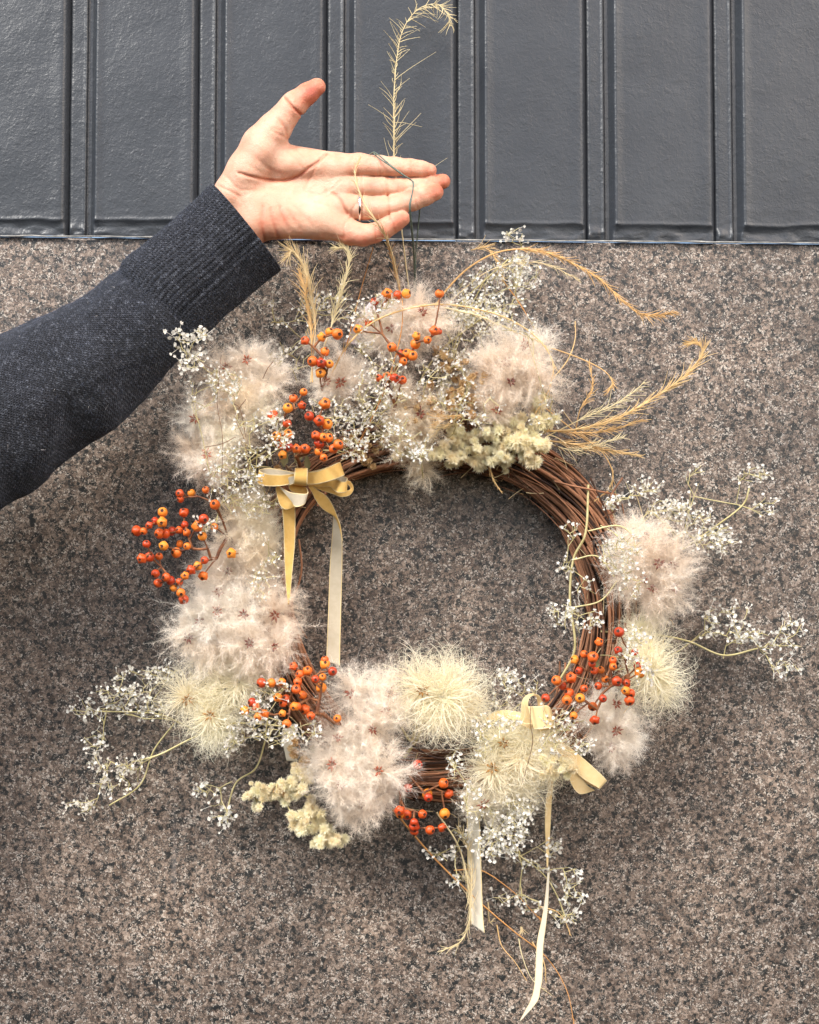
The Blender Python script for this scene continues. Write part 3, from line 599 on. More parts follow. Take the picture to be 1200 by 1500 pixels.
# ---- dried button flowers
def pom(seed, k=110, cup=False, m=None):
    r = np.random.default_rng(seed); mbx = MB(); ga = math.pi*(3-math.sqrt(5))
    for i in range(k):
        z = 1-(i+.5)/k*(1.5 if not cup else 1.8); az = i*ga; s = math.sqrt(max(0, 1-z*z)); n_ = np.array([s*math.cos(az), -z, s*math.sin(az)])+r.normal(0, .12, 3); n_ /= np.linalg.norm(n_)
        t = np.cross(n_, [.1, .9, .3]); t /= np.linalg.norm(t); up = np.cross(t, n_); base = n_*.3; L = r.uniform(.5, .68) if not cup else .55; w_ = .085 if not cup else .2
        tip = n_*(1.0+(r.uniform(-.45, .35) if not cup else r.uniform(-.12, .1)))+up*r.uniform(-.3, .3)+t*r.uniform(-.15, .15)
        mid = (base+tip)/2+up*.05
        mbx.add([base, mid+t*w_, tip, mid-t*w_], [[0, 1, 2, 3]])
    ic = [(math.sin(a)*math.cos(b)*.42, -math.cos(a)*.42, math.sin(a)*math.sin(b)*.42) for a in np.linspace(0, math.pi, 6) for b in np.arange(8)*math.pi/4]
    mbx.add(ic, [[j*8+i, j*8+(i+1) % 8, (j+1)*8+(i+1) % 8, (j+1)*8+i] for j in range(5) for i in range(8)])
    mbx.smooth = False
    o = mbx.build('flower_head', m); me = o.data; bpy.data.objects.remove(o); return me
PF = [pom(i, 230, False, M['creamf']) for i in range(3)]; TF = [pom(10+i, 60, True, M['tanf']) for i in range(2)]
def flowers(lst, off, sc, r, d, ms, root, smat='gstem'):
    tg = []
    for x, y in lst:
        tg.append(P(off[0]+x/sc, off[1]+y/sc, d+random.uniform(-.006, .008)))
        for _ in range(3 if ms is PF else 1): tg.append(P(off[0]+x/sc+random.uniform(-11, 11), off[1]+y/sc+random.uniform(-9, 9), d-.006+random.uniform(-.006, .006)))
    nodes, par, ends = grow(P(*root), tg, .6); m = tree_mesh(nodes, par, 1.6*SC, .8*SC, 4); sp = wbuild(m, 'button_flower_stem', M[smat])
    for e in ends:
        o = link('flower_head', random.choice(ms), sp); s = r*(.86 if ms is PF else .92)*SC*random.uniform(.55, 1.25)
        E = Euler((random.uniform(-.7, .7), random.uniform(0, 6), random.uniform(-.7, .7))).to_matrix().to_4x4()
        o.matrix_local = Matrix.Translation(Vector(nodes[e])) @ E @ Matrix.Diagonal((s, s*random.uniform(.7, 1.1), s*random.uniform(.8, 1.1), 1))
flowers([(1080, 670), (1050, 690), (960, 815), (975, 845), (935, 800), (1085, 800), (1110, 790), (1065, 815)], (500, 400), 3.636, 9, .068, PF, (790, 640, .04))
flowers([(805, 870), (900, 905), (940, 930), (925, 895), (1000, 960), (1060, 920), (1030, 900), (985, 915), (850, 965), (1015, 1010), (970, 970), (985, 885), (1085, 915), (880, 985)], (500, 400), 3.636, 9.5, .074, PF, (780, 655, .04))
flowers([(870, 1025), (800, 1005), (740, 1000), (725, 1020), (760, 960), (820, 940), (605, 1000), (640, 970), (590, 985), (660, 870), (690, 885), (720, 850), (600, 855), (585, 865), (640, 840)], (500, 400), 3.636, 8.5, .060, PF, (710, 650, .04))
flowers([(503, 400), (548, 445), (600, 480), (552, 500), (600, 560), (665, 470), (625, 500), (575, 470), (475, 590), (540, 430)], (500, 400), 3.636, 7, .066, TF, (665, 640, .04), 'brstem')
flowers([(770, 548), (710, 605), (750, 615), (780, 655), (695, 665), (640, 650), (600, 660), (575, 665), (625, 690), (730, 590), (925, 680), (900, 700), (850, 850), (870, 860), (690, 600)], (500, 400), 3.636, 7.5, .066, TF, (700, 650, .04), 'brstem')
flowers([(100, 960), (115, 980), (150, 1000), (170, 1030), (130, 1010)], (500, 400), 3.636, 7.5, .045, TF, (530, 640, .03), 'brstem')
flowers([(110, 595), (110, 650), (160, 680), (178, 690), (130, 735), (30, 835), (60, 850)], (400, 920), 3.53, 7.5, .055, TF, (470, 1080, .035), 'brstem')
flowers([(130, 740), (150, 775), (180, 780), (95, 800), (20, 845), (80, 875), (45, 800), (180, 915), (185, 955), (220, 1000), (175, 1000), (200, 1030), (150, 1045), (90, 980), (105, 1020), (280, 1055), (265, 1040), (245, 1100), (245, 1130), (335, 1110), (310, 1105), (130, 860), (150, 830), (215, 950)], (400, 920), 3.53, 8.5, .058, PF, (465, 1095, .035))
flowers([(372, 1158), (385, 1170), (362, 1165), (395, 1156), (380, 1182), (404, 1165), (378, 1150), (410, 1158), (388, 1160)], (0, 0), 1, 8, .05, PF, (440, 1140, .04))
flowers([(805, 1128), (822, 1128), (829, 1117), (836, 1124), (800, 1118)], (0, 0), 1, 7.5, .082, PF, (770, 1100, .05))

for reg, n_, dd, kind_ in (((650, 600, 60, 22), 26, .072, 'T'), ((560, 650, 60, 14), 12, .055, 'T'), ((690, 560, 40, 24), 14, .070, 'T'), ((640, 655, 60, 14), 12, .06, 'P'), ((755, 625, 45, 18), 12, .066, 'P'), ((420, 700, 20, 12), 4, .06, 'T')):
    flowers([(reg[0]+random.uniform(-1, 1)*reg[2], reg[1]+random.uniform(-1, 1)*reg[3]) for _ in range(n_)], (0, 0), 1, 8 if kind_ == 'P' else 6.5, dd, PF if kind_ == 'P' else TF, (reg[0], 655, .035), 'brstem')
for root_, reg_, n_, dd in (((560, 660, .05), [(545, 630, 40, 22), (520, 600, 26, 26)], 46, .075), ((650, 650, .05), [(650, 560, 40, 36), (690, 600, 40, 24)], 50, .085), ((330, 720, .05), [(300, 575, 24, 30), (330, 690, 30, 20), (350, 740, 30, 16)], 30, .10), ((390, 800, .05), [(400, 820, 14, 40), (380, 860, 14, 20)], 22, .085), ((430, 470, .05), [(445, 455, 30, 20), (500, 450, 24, 20)], 24, .07), ((790, 640, .05), [(800, 600, 20, 30), (760, 480, 30, 20)], 18, .08)):
    sprig(root_, reg_, n_, dd, 3.1)
# ---- dry grass
def plume(path, t0, n, L, ang, mt='grass', r0=1.3, both=True, curl=.25, wd=.7):
    pts = cr(PP(path), 12); m = MB(); k = len(pts); m.tube(pts, np.linspace(r0, .45, k)*SC, 5)
    T = np.gradient(pts, axis=0); T /= np.linalg.norm(T, axis=1)[:, None]
    for i in range(n):
        t = t0+(1-t0)*(i+random.random())/n; q = min(k-1, int(t*(k-1))); a = pts[q]; d_ = T[q]; s = np.cross(d_, [0, 1, 0]); s /= np.linalg.norm(s)+1e-9
        s = s*(random.choice([-1, 1]) if both is True else both)+np.array([0, random.gauss(0, .5), 0]); l = L*SC*random.uniform(.4, 1.15)*(1.15-.72*t)
        g = ang*random.uniform(.6, 1.4); dd = d_*math.cos(g)+s*math.sin(g); tt = np.linspace(0, 1, 5)[:, None]
        cv = (d_*random.uniform(-.5, 1)*curl+s*random.gauss(0, curl)+np.array([0, random.gauss(0, .1), -random.random()*.1]))
        m.tube(a+dd*l*tt+cv*l*tt*tt, np.linspace(wd, .22, 5)*SC, 3)
    return wbuild(m, 'dry_grass', M[mt])
plume([(600, 430, .03), (588, 330, .035), (578, 228, .03), (577, 150, .035), (581, 90, .03), (590, 45, .03), (612, 14, .03), (640, 6, .035), (655, 20, .04), (660, 38, .04)], .12, 130, 32, .7, 'palegrass', 1.0, curl=.7)
plume([(577, 230, .03), (578, 185, .035), (579, 150, .03)], .1, 8, 38, .5, 'palegrass', 1.0, wd=.8)
plume([(588, 440, .05), (574, 370, .085), (555, 330, .11), (532, 295, .11), (520, 255, .105), (528, 232, .10)], .2, 70, 26, .22, 'palegrass', 1.2, wd=.6)
plume([(590, 440, .05), (580, 400, .06), (566, 350, .09)], .2, 30, 26, .25, 'grass')
plume([(455, 560, .088), (462, 480, .082), (455, 430, .088), (445, 390, .088), (430, 368, .088), (424, 372, .088)], .2, 150, 36, .24, 'palegrass', .9)
plume([(458, 560, .088), (455, 480, .082), (447, 430, .088), (440, 400, .088)], .2, 80, 36, .24, 'grass', .9)
plume([(462, 540, .088), (485, 480, .082), (500, 430, .088), (511, 385, .088), (507, 366, .088), (492, 362, .088)], .2, 130, 28, .24, 'palegrass', .9)
plume([(495, 560, .05), (512, 490, .055), (530, 420, .05), (547, 362, .05)], .8, 5, 14, .2, 'ograss', 1.2)
plume([(520, 660, .05), (560, 580, .08), (585, 500, .085), (590, 450, .08), (585, 420, .06)], .9, 4, 14, .2, 'ograss', 1.2)
plume([(628, 470, .05), (650, 430, .055), (690, 390, .055), (740, 367, .055), (800, 370, .055), (870, 403, .055), (930, 455, .055), (960, 462, .055), (988, 458, .055)], .42, 190, 26, .28, 'grass', 1.6)
plume([(690, 366, .05), (712, 364, .05), (730, 385, .05), (738, 412, .05)], .1, 50, 20, .25, 'grass', .8)
plume([(738, 412, .05), (765, 450, .05), (790, 495, .05), (800, 510, .05)], .8, 8, 14, .3, 'ograss', 1.0)
plume([(480, 560, .06), (510, 505, .085), (560, 465, .088), (640, 446, .08), (720, 458, .08), (775, 485, .08), (808, 525, .08), (806, 565, .08), (785, 605, .07), (775, 625, .05)], .05, 70, 22, .10, 'grass', 1.5)
plume([(650, 450, .06), (700, 462, .07), (740, 480, .075), (790, 500, .07)], .1, 34, 14, .4, 'palegrass', 1.3, wd=1.3)
plume([(795, 505, .06), (850, 525, .05), (885, 543, .05), (897, 560, .05), (890, 575, .05)], .6, 30, 16, .3, 'grass', 1.0)
plume([(805, 560, .05), (830, 530, .05), (842, 500, .05), (843, 470, .05)], .9, 3, 8, .3, 'grass', 1.1)
plume([(843, 635, .04), (850, 600, .045), (868, 570, .05), (863, 530, .05)], .35, 40, 18, .3, 'grass', .9)
plume([(800, 632, .05), (850, 628, .055), (910, 610, .055), (965, 578, .055), (1010, 545, .055), (1030, 518, .055), (1022, 503, .055), (1008, 503, .055)], .12, 190, 32, .3, 'grass', 1.5)
plume([(800, 630, .05), (860, 634, .055), (900, 628, .05), (942, 615, .05)], .1, 60, 26, .25, 'grass', 1.2)
plume([(800, 645, .05), (850, 652, .055), (890, 660, .05), (935, 667, .05)], .1, 80, 28, .25, 'grass', 1.2)
plume([(800, 598, .05), (840, 630, .05), (880, 660, .05), (897, 690, .045), (893, 715, .04), (870, 735, .04)], .55, 26, 16, .3, 'grass', 1.0)
plume([(800, 640, .05), (850, 615, .055), (905, 590, .055), (945, 560, .055)], .3, 50, 30, .35, 'palegrass', .9, wd=.5)
plume([(660, 440, .05), (720, 395, .055), (790, 385, .055), (850, 410, .055)], .35, 40, 24, .3, 'palegrass', .8, wd=.5)
plume([(780, 640, .05), (840, 660, .055), (880, 650, .055), (915, 640, .055)], .2, 40, 26, .4, 'palegrass', .8, wd=.5)
plume([(690, 605, .07), (660, 612, .08), (640, 620, .08)], .0, 44, 40, .12, 'grass', 1.0)
plume([(680, 620, .07), (650, 625, .08), (640, 632, .08)], .0, 30, 34, .12, 'palegrass', 1.0)
plume([(715, 675, .05), (722, 700, .05), (735, 722, .05)], .1, 26, 12, .2, 'grass', 1.4)
plume([(640, 1190, .045), (672, 1240, .045), (687, 1300, .045), (688, 1345, .045), (676, 1378, .045), (648, 1393, .045)], .25, 90, 24, .18, 'palegrass', 1.4)
plume([(575, 1185, .04), (630, 1250, .04), (690, 1310, .04), (750, 1362, .035), (800, 1402, .03), (830, 1450, .03), (842, 1505, .03)], .95, 12, 14, .2, 'ograss', 1.6)
plume([(665, 1275, .04), (705, 1275, .04), (750, 1305, .035), (780, 1335, .03), (797, 1352, .03)], .8, 14, 12, .3, 'ograss', 1.0)
plume([(780, 1380, .03), (797, 1410, .03), (800, 1440, .03)], .6, 10, 10, .2, 'grass', 1.2)
plume([(790, 1328, .03), (815, 1335, .03), (828, 1350, .03), (836, 1370, .03)], .7, 14, 10, .2, 'grass', 1.0)
plume([(760, 1375, .03), (765, 1400, .03), (780, 1435, .03), (808, 1458, .03)], .8, 10, 10, .2, 'palegrass', .9)
plume([(728, 1355, .03), (735, 1385, .03), (755, 1410, .03), (772, 1437, .03)], .9, 4, 6, .2, 'grass', .9)
plume([(715, 1322, .03), (717, 1350, .03), (725, 1345, .03)], .1, 12, 8, .5, 'palegrass', 1.4)
plume([(764, 1358, .03), (763, 1368, .03)], .0, 12, 8, .5, 'palegrass', 1.8)
plume([(690, 1330, .045), (690, 1260, .045), (670, 1210, .045)], .0, 46, 30, .4, 'palegrass', 1.0)
# straws and twiglets filling the backing of the ring
m1 = MB(); m2 = MB()
for i in range(620):
    th = random.choice([random.uniform(.75, 2.9), random.uniform(2.6, 5.2), random.uniform(5.4, 6.8)]) if i % 2 else random.uniform(.9, 2.6)
    c = ringpt(np.array([th]), *((random.uniform(10, 42), random.uniform(.1, 2.9)) if i % 3 else (random.uniform(40, 95), random.uniform(.1, .9))))[0]; dr = np.array([-math.sin(th), 0, math.cos(th)])*random.choice([-1, 1])+rng.normal(0, .55, 3); dr /= np.linalg.norm(dr)
    dr[1] *= .4; L = random.uniform(14, 50)*SC; b = rng.normal(0, .3, 3); t = np.linspace(-.5, .5, 6)[:, None]
    pts = c+dr*L*t+b*L*t*t; pts[:, 1] = np.minimum(pts[:, 1], -.003)
    (m1 if random.random() < .55 else m2).tube(pts, random.uniform(.4, .8)*SC, 3)
wbuild(m1, 'loose_straw', M['palegrass'], True); wbuild(m2, 'loose_twigs', M['brstem'], True)
# small olive leaves
lm = MB()
def leafm(u, v, d, L, a, wd):
    c = P(u, v, d); dr = np.array([math.cos(a), 0, math.sin(a)]); s = np.array([-math.sin(a), 0, math.cos(a)]); n_ = np.array([0, -1, 0]); L *= SC; wd *= SC
    V_ = [c, c+dr*L*.35+s*wd+n_*wd*.4, c+dr*L*.35-n_*wd*.1, c+dr*L*.35-s*wd+n_*wd*.4, c+dr*L*.75+s*wd*.6+n_*wd*.5, c+dr*L*.75+n_*wd*.1, c+dr*L*.75-s*wd*.6+n_*wd*.5, c+dr*L+n_*wd*.3]
    m = MB(); m.add(V_, [[0, 1, 2], [0, 2, 3], [1, 4, 5, 2], [2, 5, 6, 3], [4, 7, 5], [5, 7, 6]]); wbuild(m, 'leaf', M['leaf'])
for a in [(415, 685, .06, 26, 1.4, 6), (432, 680, .06, 30, 1.1, 6), (428, 640, .055, 26, 2.2, 5), (452, 690, .05, 24, 1.7, 5), (545, 640, .05, 26, .4, 5), (500, 650, .05, 22, 2.6, 5), (620, 660, .045, 22, 5.2, 5), (690, 640, .05, 20, 3.5, 5), (330, 1005, .045, 30, 3.6, 7), (360, 1015, .05, 30, 3.3, 6), (390, 1005, .05, 26, 5.5, 6), (540, 520, .06, 22, 2.7, 4), (460, 1090, .05, 24, 4.4, 5), (700, 1110, .05, 24, .6, 5), (880, 965, .045, 24, 4, 5)]: leafm(*a)

# ---- ribbons
def ribbon(A, B, n=9, m=None, mats=('velvet', 'satin', 'edge'), th=.00035):
    """A, B: the two long edges as (u, v, d); one face velvet, the other satin, pale selvages"""
    a = cr(PP(A), n); b = cr(PP(B), n); k = len(a); m = m or MB(); cols = [0, .07, .3, .5, .7, .93, 1]; c = len(cols)
    G = np.stack([a*(1-t)+b*t for t in cols], 1)
    Tn = np.gradient((a+b)/2, axis=0); W = b-a; Nn = np.cross(Tn, W); l = np.linalg.norm(Nn, axis=1)[:, None]; Nn = Nn/(l+1e-12)
    for i in range(1, k):
        if (Nn[i]*Nn[i-1]).sum() < 0 and l[i] < 1e-9: Nn[i] = Nn[i-1]
    G2 = G.copy(); G = G+Nn[:, None]*th; G2 = G2-Nn[:, None]*th
    idx = lambda i, j: i*c+j
    f = []; fm = []
    base = m.n; m.v.append(G.reshape(-1, 3)); m.v.append(G2.reshape(-1, 3)); m.n += 2*k*c
    for i in range(k-1):
        for j in range(c-1):
            e = j in (0, c-2)
            m.f.append([base+idx(i, j), base+idx(i, j+1), base+idx(i+1, j+1), base+idx(i+1, j)]); m.m.append(2 if e else 0)
            o_ = base+k*c; m.f.append([o_+idx(i, j), o_+idx(i+1, j), o_+idx(i+1, j+1), o_+idx(i, j+1)]); m.m.append(2 if e else 1)
        for j in (0, c-1):
            m.f.append([base+idx(i, j), base+idx(i+1, j), base+k*c+idx(i+1, j), base+k*c+idx(i, j)]); m.m.append(2)
    for i in (0, k-1):
        for j in range(c-1): m.f.append([base+idx(i, j), base+idx(i, j+1), base+k*c+idx(i, j+1), base+k*c+idx(i, j)]); m.m.append(2)
    return m
def Z1(l): return [(365+x/6.52, 660+y/6.52, d) for x, y, d in l]
def Z2(l): return [(680+x/5.4545, 1000+y/5.4545, d) for x, y, d in l]
def Z3(l): return [(560+x/3.53, 1200+y/3.53, d) for x, y, d in l]
def bow_part(name, pairs, zf, parent, swap=False, mats=('velvet', 'satin', 'edge'), n=9):
    A = zf([(a[0], a[1], a[4]) for a in pairs]); B = zf([(a[2], a[3], a[4]+(a[5] if len(a) > 5 else 0)) for a in pairs])
    if swap: A, B = B, A
    m = ribbon(A, B, n); o = m.build(name, [M[x] for x in mats], parent); return o
bow = link('velvet_bow', None, wr); bow.location = -Vector(wc); bow['label'] = 'golden yellow velvet bow with two long tails at upper left of the ring'
f_, md, bk = .092, .086, .078
bow_part('bow_loop', [(450, 215, 440, 300, f_), (330, 230, 330, 333, f_+.002), (200, 227, 200, 341, f_), (125, 208, 110, 327, md+.003), (98, 190, 84, 300, md-.002), (125, 174, 115, 285, bk), (200, 168, 200, 290, bk-.002), (330, 186, 330, 292, bk), (440, 210, 440, 290, md)], Z1, bow)
bow_part('bow_loop', [(550, 205, 550, 325, f_), (650, 195, 650, 321, f_+.003), (760, 152, 780, 290, f_+.003), (845, 114, 890, 248, f_), (868, 112, 908, 234, md-.001), (845, 120, 885, 238, bk), (700, 172, 720, 290, bk-.002), (560, 206, 560, 310, bk+.002)], Z1, bow, swap=True)
bow_part('bow_loop', [(560, 300, 560, 330, md), (640, 312, 640, 350, bk+.004), (760, 288, 770, 345, bk+.006), (838, 276, 806, 378, md), (882, 294, 852, 403, f_-.001), (926, 290, 918, 399, f_-.002), (934, 262, 930, 370, md-.002), (885, 242, 880, 350, bk+.001), (840, 262, 830, 340, bk+.001)], Z1, bow, swap=True)
bow_part('bow_loop', [(600, 345, 610, 315, bk+.003), (700, 385, 725, 315, bk+.001), (800, 416, 815, 330, bk-.001), (880, 444, 880, 372, bk-.003), (958, 428, 938, 380, bk-.005), (998, 372, 968, 365, bk-.008), (978, 305, 950, 330, bk-.010), (930, 275, 925, 320, bk-.010)], Z1, bow)
bow_part('bow_loop', [(420, 300, 380, 330, md), (300, 330, 262, 345, md), (345, 400, 268, 440, md+.001), (395, 455, 295, 525, md+.002), (420, 490, 345, 562, md+.003), (440, 530, 395, 556, md+.003)], Z1, bow, swap=True)
bow_part('bow_loop', [(290, 340, 300, 360, f_-.002), (370, 388, 402, 480, f_), (450, 407, 442, 536, f_+.003), (548, 411, 514, 520, f_+.004), (561, 382, 540, 480, f_), (530, 345, 520, 430, f_-.006), (445, 325, 440, 405, f_-.006), (388, 298, 390, 375, f_-.003), (372, 268, 385, 335, f_), (385, 252, 400, 325, f_+.003), (430, 240, 425, 315, f_+.004)], Z1, bow, swap=False)
bow_part('bow_knot', [(448, 190, 550, 190, bk), (440, 172, 556, 172, md), (436, 176, 560, 178, f_+.004), (430, 240, 560, 250, f_+.009), (424, 310, 555, 325, f_+.006), (430, 325, 553, 338, md), (440, 320, 550, 330, bk)], Z1, bow)
bow_part('ribbon_tail', [(318, 500, 435, 500, .080), (316, 560, 441, 545, .079), (328, 750, 443, 700, .078), (335, 1000, 437, 900, .077), (343, 1150, 418, 1100, .077), (353, 1300, 400, 1300, .078), (371, 1470, 384, 1470, .078)], Z1, bow)
bow_part('ribbon_tail', [(560, 335, 600, 335, .085), (600, 400, 660, 380, .084), (640, 485, 745, 438, .082), (710, 565, 802, 525, .078), (808, 625, 848, 645, .074), (850, 700, 874, 720, .071), (886, 830, 892, 860, .069)], Z1, bow)
bow_part('ribbon_tail', [(803, 618, 826, 628, .072), (800, 700, 868, 740, .069), (794, 800, 888, 850, .066), (782, 950, 891, 1000, .060), (768, 1150, 888, 1200, .055), (757, 1480, 880, 1500, .050), (740, 1900, 870, 1900, .048), (735, 2010, 868, 2060, .048)], Z1, bow, mats=('satin', 'satin', 'edge'))
bow2 = link('velvet_bow', None, wr); bow2.location = -Vector(wc); bow2['label'] = 'pale yellow velvet bow half hidden in yellow fluff at the bottom right'
bow_part('bow_loop', [(158, 300, 172, 306, .060), (230, 240, 232, 300, .062), (330, 218, 325, 288, .066), (450, 240, 445, 330, .070), (540, 290, 540, 380, .07)], Z2, bow2, mats=('pvelvet', 'pvelvet', 'edge'))
bow_part('bow_loop', [(470, 330, 570, 330, .076), (455, 230, 525, 250, .078), (462, 150, 512, 165, .080), (500, 100, 524, 122, .079), (550, 86, 552, 103, .077), (606, 110, 578, 118, .074), (640, 185, 588, 190, .070), (660, 300, 590, 300, .068)], Z2, bow2, mats=('pvelvet', 'pvelvet', 'edge'))
bow_part('bow_loop', [(510, 190, 560, 370, .082), (600, 188, 610, 370, .086), (660, 182, 680, 360, .085), (695, 215, 722, 345, .081), (680, 260, 700, 370, .075), (600, 330, 610, 390, .073)], Z2, bow2, mats=('pvelvet', 'pvelvet', 'edge'))
bow_part('bow_loop', [(740, 430, 690, 520, .058), (822, 497, 790, 590, .060), (1000, 645, 930, 750, .064), (1128, 766, 1070, 838, .066), (1120, 775, 1052, 842, .061), (1000, 690, 900, 760, .056), (820, 540, 760, 610, .054)], Z2, bow2, mats=('pvelvet', 'pvelvet', 'edge'))
bow_part('bow_loop', [(800, 640, 760, 700, .056), (892, 690, 832, 762, .060), (935, 745, 880, 850, .062), (980, 815, 935, 890, .062), (1040, 858, 1040, 862, .058)], Z2, bow2, mats=('pvelvet', 'pvelvet', 'edge'))
bow_part('ribbon_tail', [(640, 700, 720, 720, .052), (668, 830, 714, 810, .052), (650, 960, 700, 960, .050), (646, 1150, 690, 1150, .048), (653, 1300, 680, 1300, .046), (660, 1480, 671, 1480, .044)], Z2, bow2, mats=('pvelvet', 'pvelvet', 'edge'))
bow_part('ribbon_tail', [(855, 270, 866, 270, .044), (848, 350, 862, 350, .043), (838, 440, 858, 440, .042), (822, 530, 848, 540, .041), (800, 640, 833, 660, .040), (791, 800, 829, 810, .040), (785, 870, 818, 880, .040), (766, 940, 800, 945, .040), (710, 1044, 713, 1046, .040)], Z3, bow2, mats=('white_rib', 'satin', 'edge'))
bow_part('ribbon_tail', [(430, -250, 495, -250, .042), (436, -50, 503, -50, .042), (440, 150, 510, 150, .041), (443, 350, 516, 350, .040), (452, 480, 522, 500, .040), (458, 540, 531, 590, .040)], Z3, bow2, mats=('white_rib', 'satin', 'edge'))
m = ribbon([(415, 1060, .035), (414, 1085, .035), (420, 1115, .035)], [(434, 1060, .035), (432, 1085, .035), (436, 1115, .035)]); o = m.build('ribbon_tail', [M['white_rib']]*3, bow2)
m = ribbon([(505, 500, .05), (518, 480, .055), (536, 450, .06), (545, 440, .055)], [(522, 505, .05), (534, 482, .05), (548, 456, .06), (553, 444, .055)]); o = wbuild(m, 'ribbon_scrap', [M['lilac']]*3, label='lilac ribbon end beside the top seed heads')

# ---------------------------------------------------------------- the arm
HD = .080; HS = SC*(DIST-HD)/DIST
person = link('person', None); person.location = P(0, 620, .13)
thing(person, 'person reaching in a dark navy wool jumper, open palm holding the cord', 'person')
pl = -Vector(person.location)
# hand as one blended volume, photo-pixel units
VX = 1.35; u0, u1, v0, v1, w0, w1 = 268, 668, 104, 424, -48, 66
U = np.arange(u0, u1, VX); Vv = np.arange(v0, v1, VX); Wd = np.arange(w0, w1, VX)
shape = (len(U), len(Vv), len(Wd))
def zc(x, y, wz, r): return np.array([300+x/3, 90+y/3, wz]), r/3
def rcone(field, a, ra, b, rb, k, wsq=1.0):
    pad = max(ra, rb)+k+8; lo = np.minimum(a, b)-pad; hi = np.maximum(a, b)+pad
    i0 = [max(0, int((lo[q]-s)/VX)) for q, s in enumerate((u0, v0, w0))]; i1 = [min(shape[q], int((hi[q]-s)/VX)+1) for q, s in enumerate((u0, v0, w0))]
    if any(i1[q] <= i0[q] for q in range(3)): return
    gu = U[i0[0]:i1[0], None, None]; gv = Vv[None, i0[1]:i1[1], None]; gw_ = Wd[None, None, i0[2]:i1[2]]
    ab = b-a; L2 = (ab*ab).sum()+1e-9
    t = np.clip(((gu-a[0])*ab[0]+(gv-a[1])*ab[1]+(gw_-a[2])*ab[2])/L2, 0, 1)
    dist = np.sqrt((gu-a[0]-ab[0]*t)**2+(gv-a[1]-ab[1]*t)**2+((gw_-a[2]-ab[2]*t)*wsq)**2)-(ra+(rb-ra)*t)
    sl = tuple(slice(i0[q], i1[q]) for q in range(3)); F_ = field[sl]
    h = np.clip(.5+.5*(F_-dist)/k, 0, 1); field[sl] = F_*(1-h)+dist*h-k*h*(1-h)
big = 60.0
palm = np.full(shape, big, np.float32)
for a, b, k in [((110, 590, -2, 72), (-60, 800, -4, 86), 12), ((205, 715, -2, 82), (40, 930, -4, 92), 12),
                ((185, 478, 4, 84), (252, 368, 8, 84), 14), ((252, 368, 8, 84), (303, 300, 10, 74), 12), ((130, 560, 0, 78), (190, 478, 4, 86), 12),
                ((340, 444, 0, 84), (575, 462, -2, 62), 14), ((210, 600, 0, 84), (600, 545, -2, 56), 14), ((220, 650, 0, 86), (600, 620, 0, 62), 14),
                ((225, 700, 2, 86), (505, 695, 4, 82), 14), ((505, 695, 4, 80), (600, 728, 6, 62), 12)]:
    A, ra = zc(*a); B, rb = zc(*b); rcone(palm, A, ra, B, rb, k, 1.12)
hand = palm.copy()
fingers = [
 [(303, 300, 10, 74), (385, 196, 14, 56), (400, 182, 15, 54), (450, 142, 17, 47), (492, 112, 18, 40)],
 [(575, 462, -2, 60), (680, 454, 0, 50), (770, 459, 3, 44), (835, 462, 4, 41), (905, 467, 4, 38), (950, 472, 4, 35), (990, 478, 2, 30)],
 [(590, 545, -2, 56), (690, 546, 0, 48), (775, 550, 3, 44), (850, 553, 3, 40), (935, 545, 2, 37), (990, 535, 0, 36), (1046, 527, -4, 34)],
 [(600, 628, 0, 60), (700, 642, 4, 53), (775, 642, 9, 50), (845, 630, 13, 46), (915, 608, 15, 46), (965, 590, 15, 43), (1012, 574, 14, 38)],
 [(560, 712, 4, 66), (640, 752, 8, 54), (695, 763, 13, 48), (745, 754, 17, 42), (795, 732, 20, 42), (835, 708, 22, 39), (868, 690, 23, 35)],
]
for fi in fingers:
    g = palm.copy()
    for a, b in zip(fi[:-1], fi[1:]):
        A, ra = zc(*a); B, rb = zc(*b); rcone(g, A, ra, B, rb, 5.5)
    hand = np.minimum(hand, g)
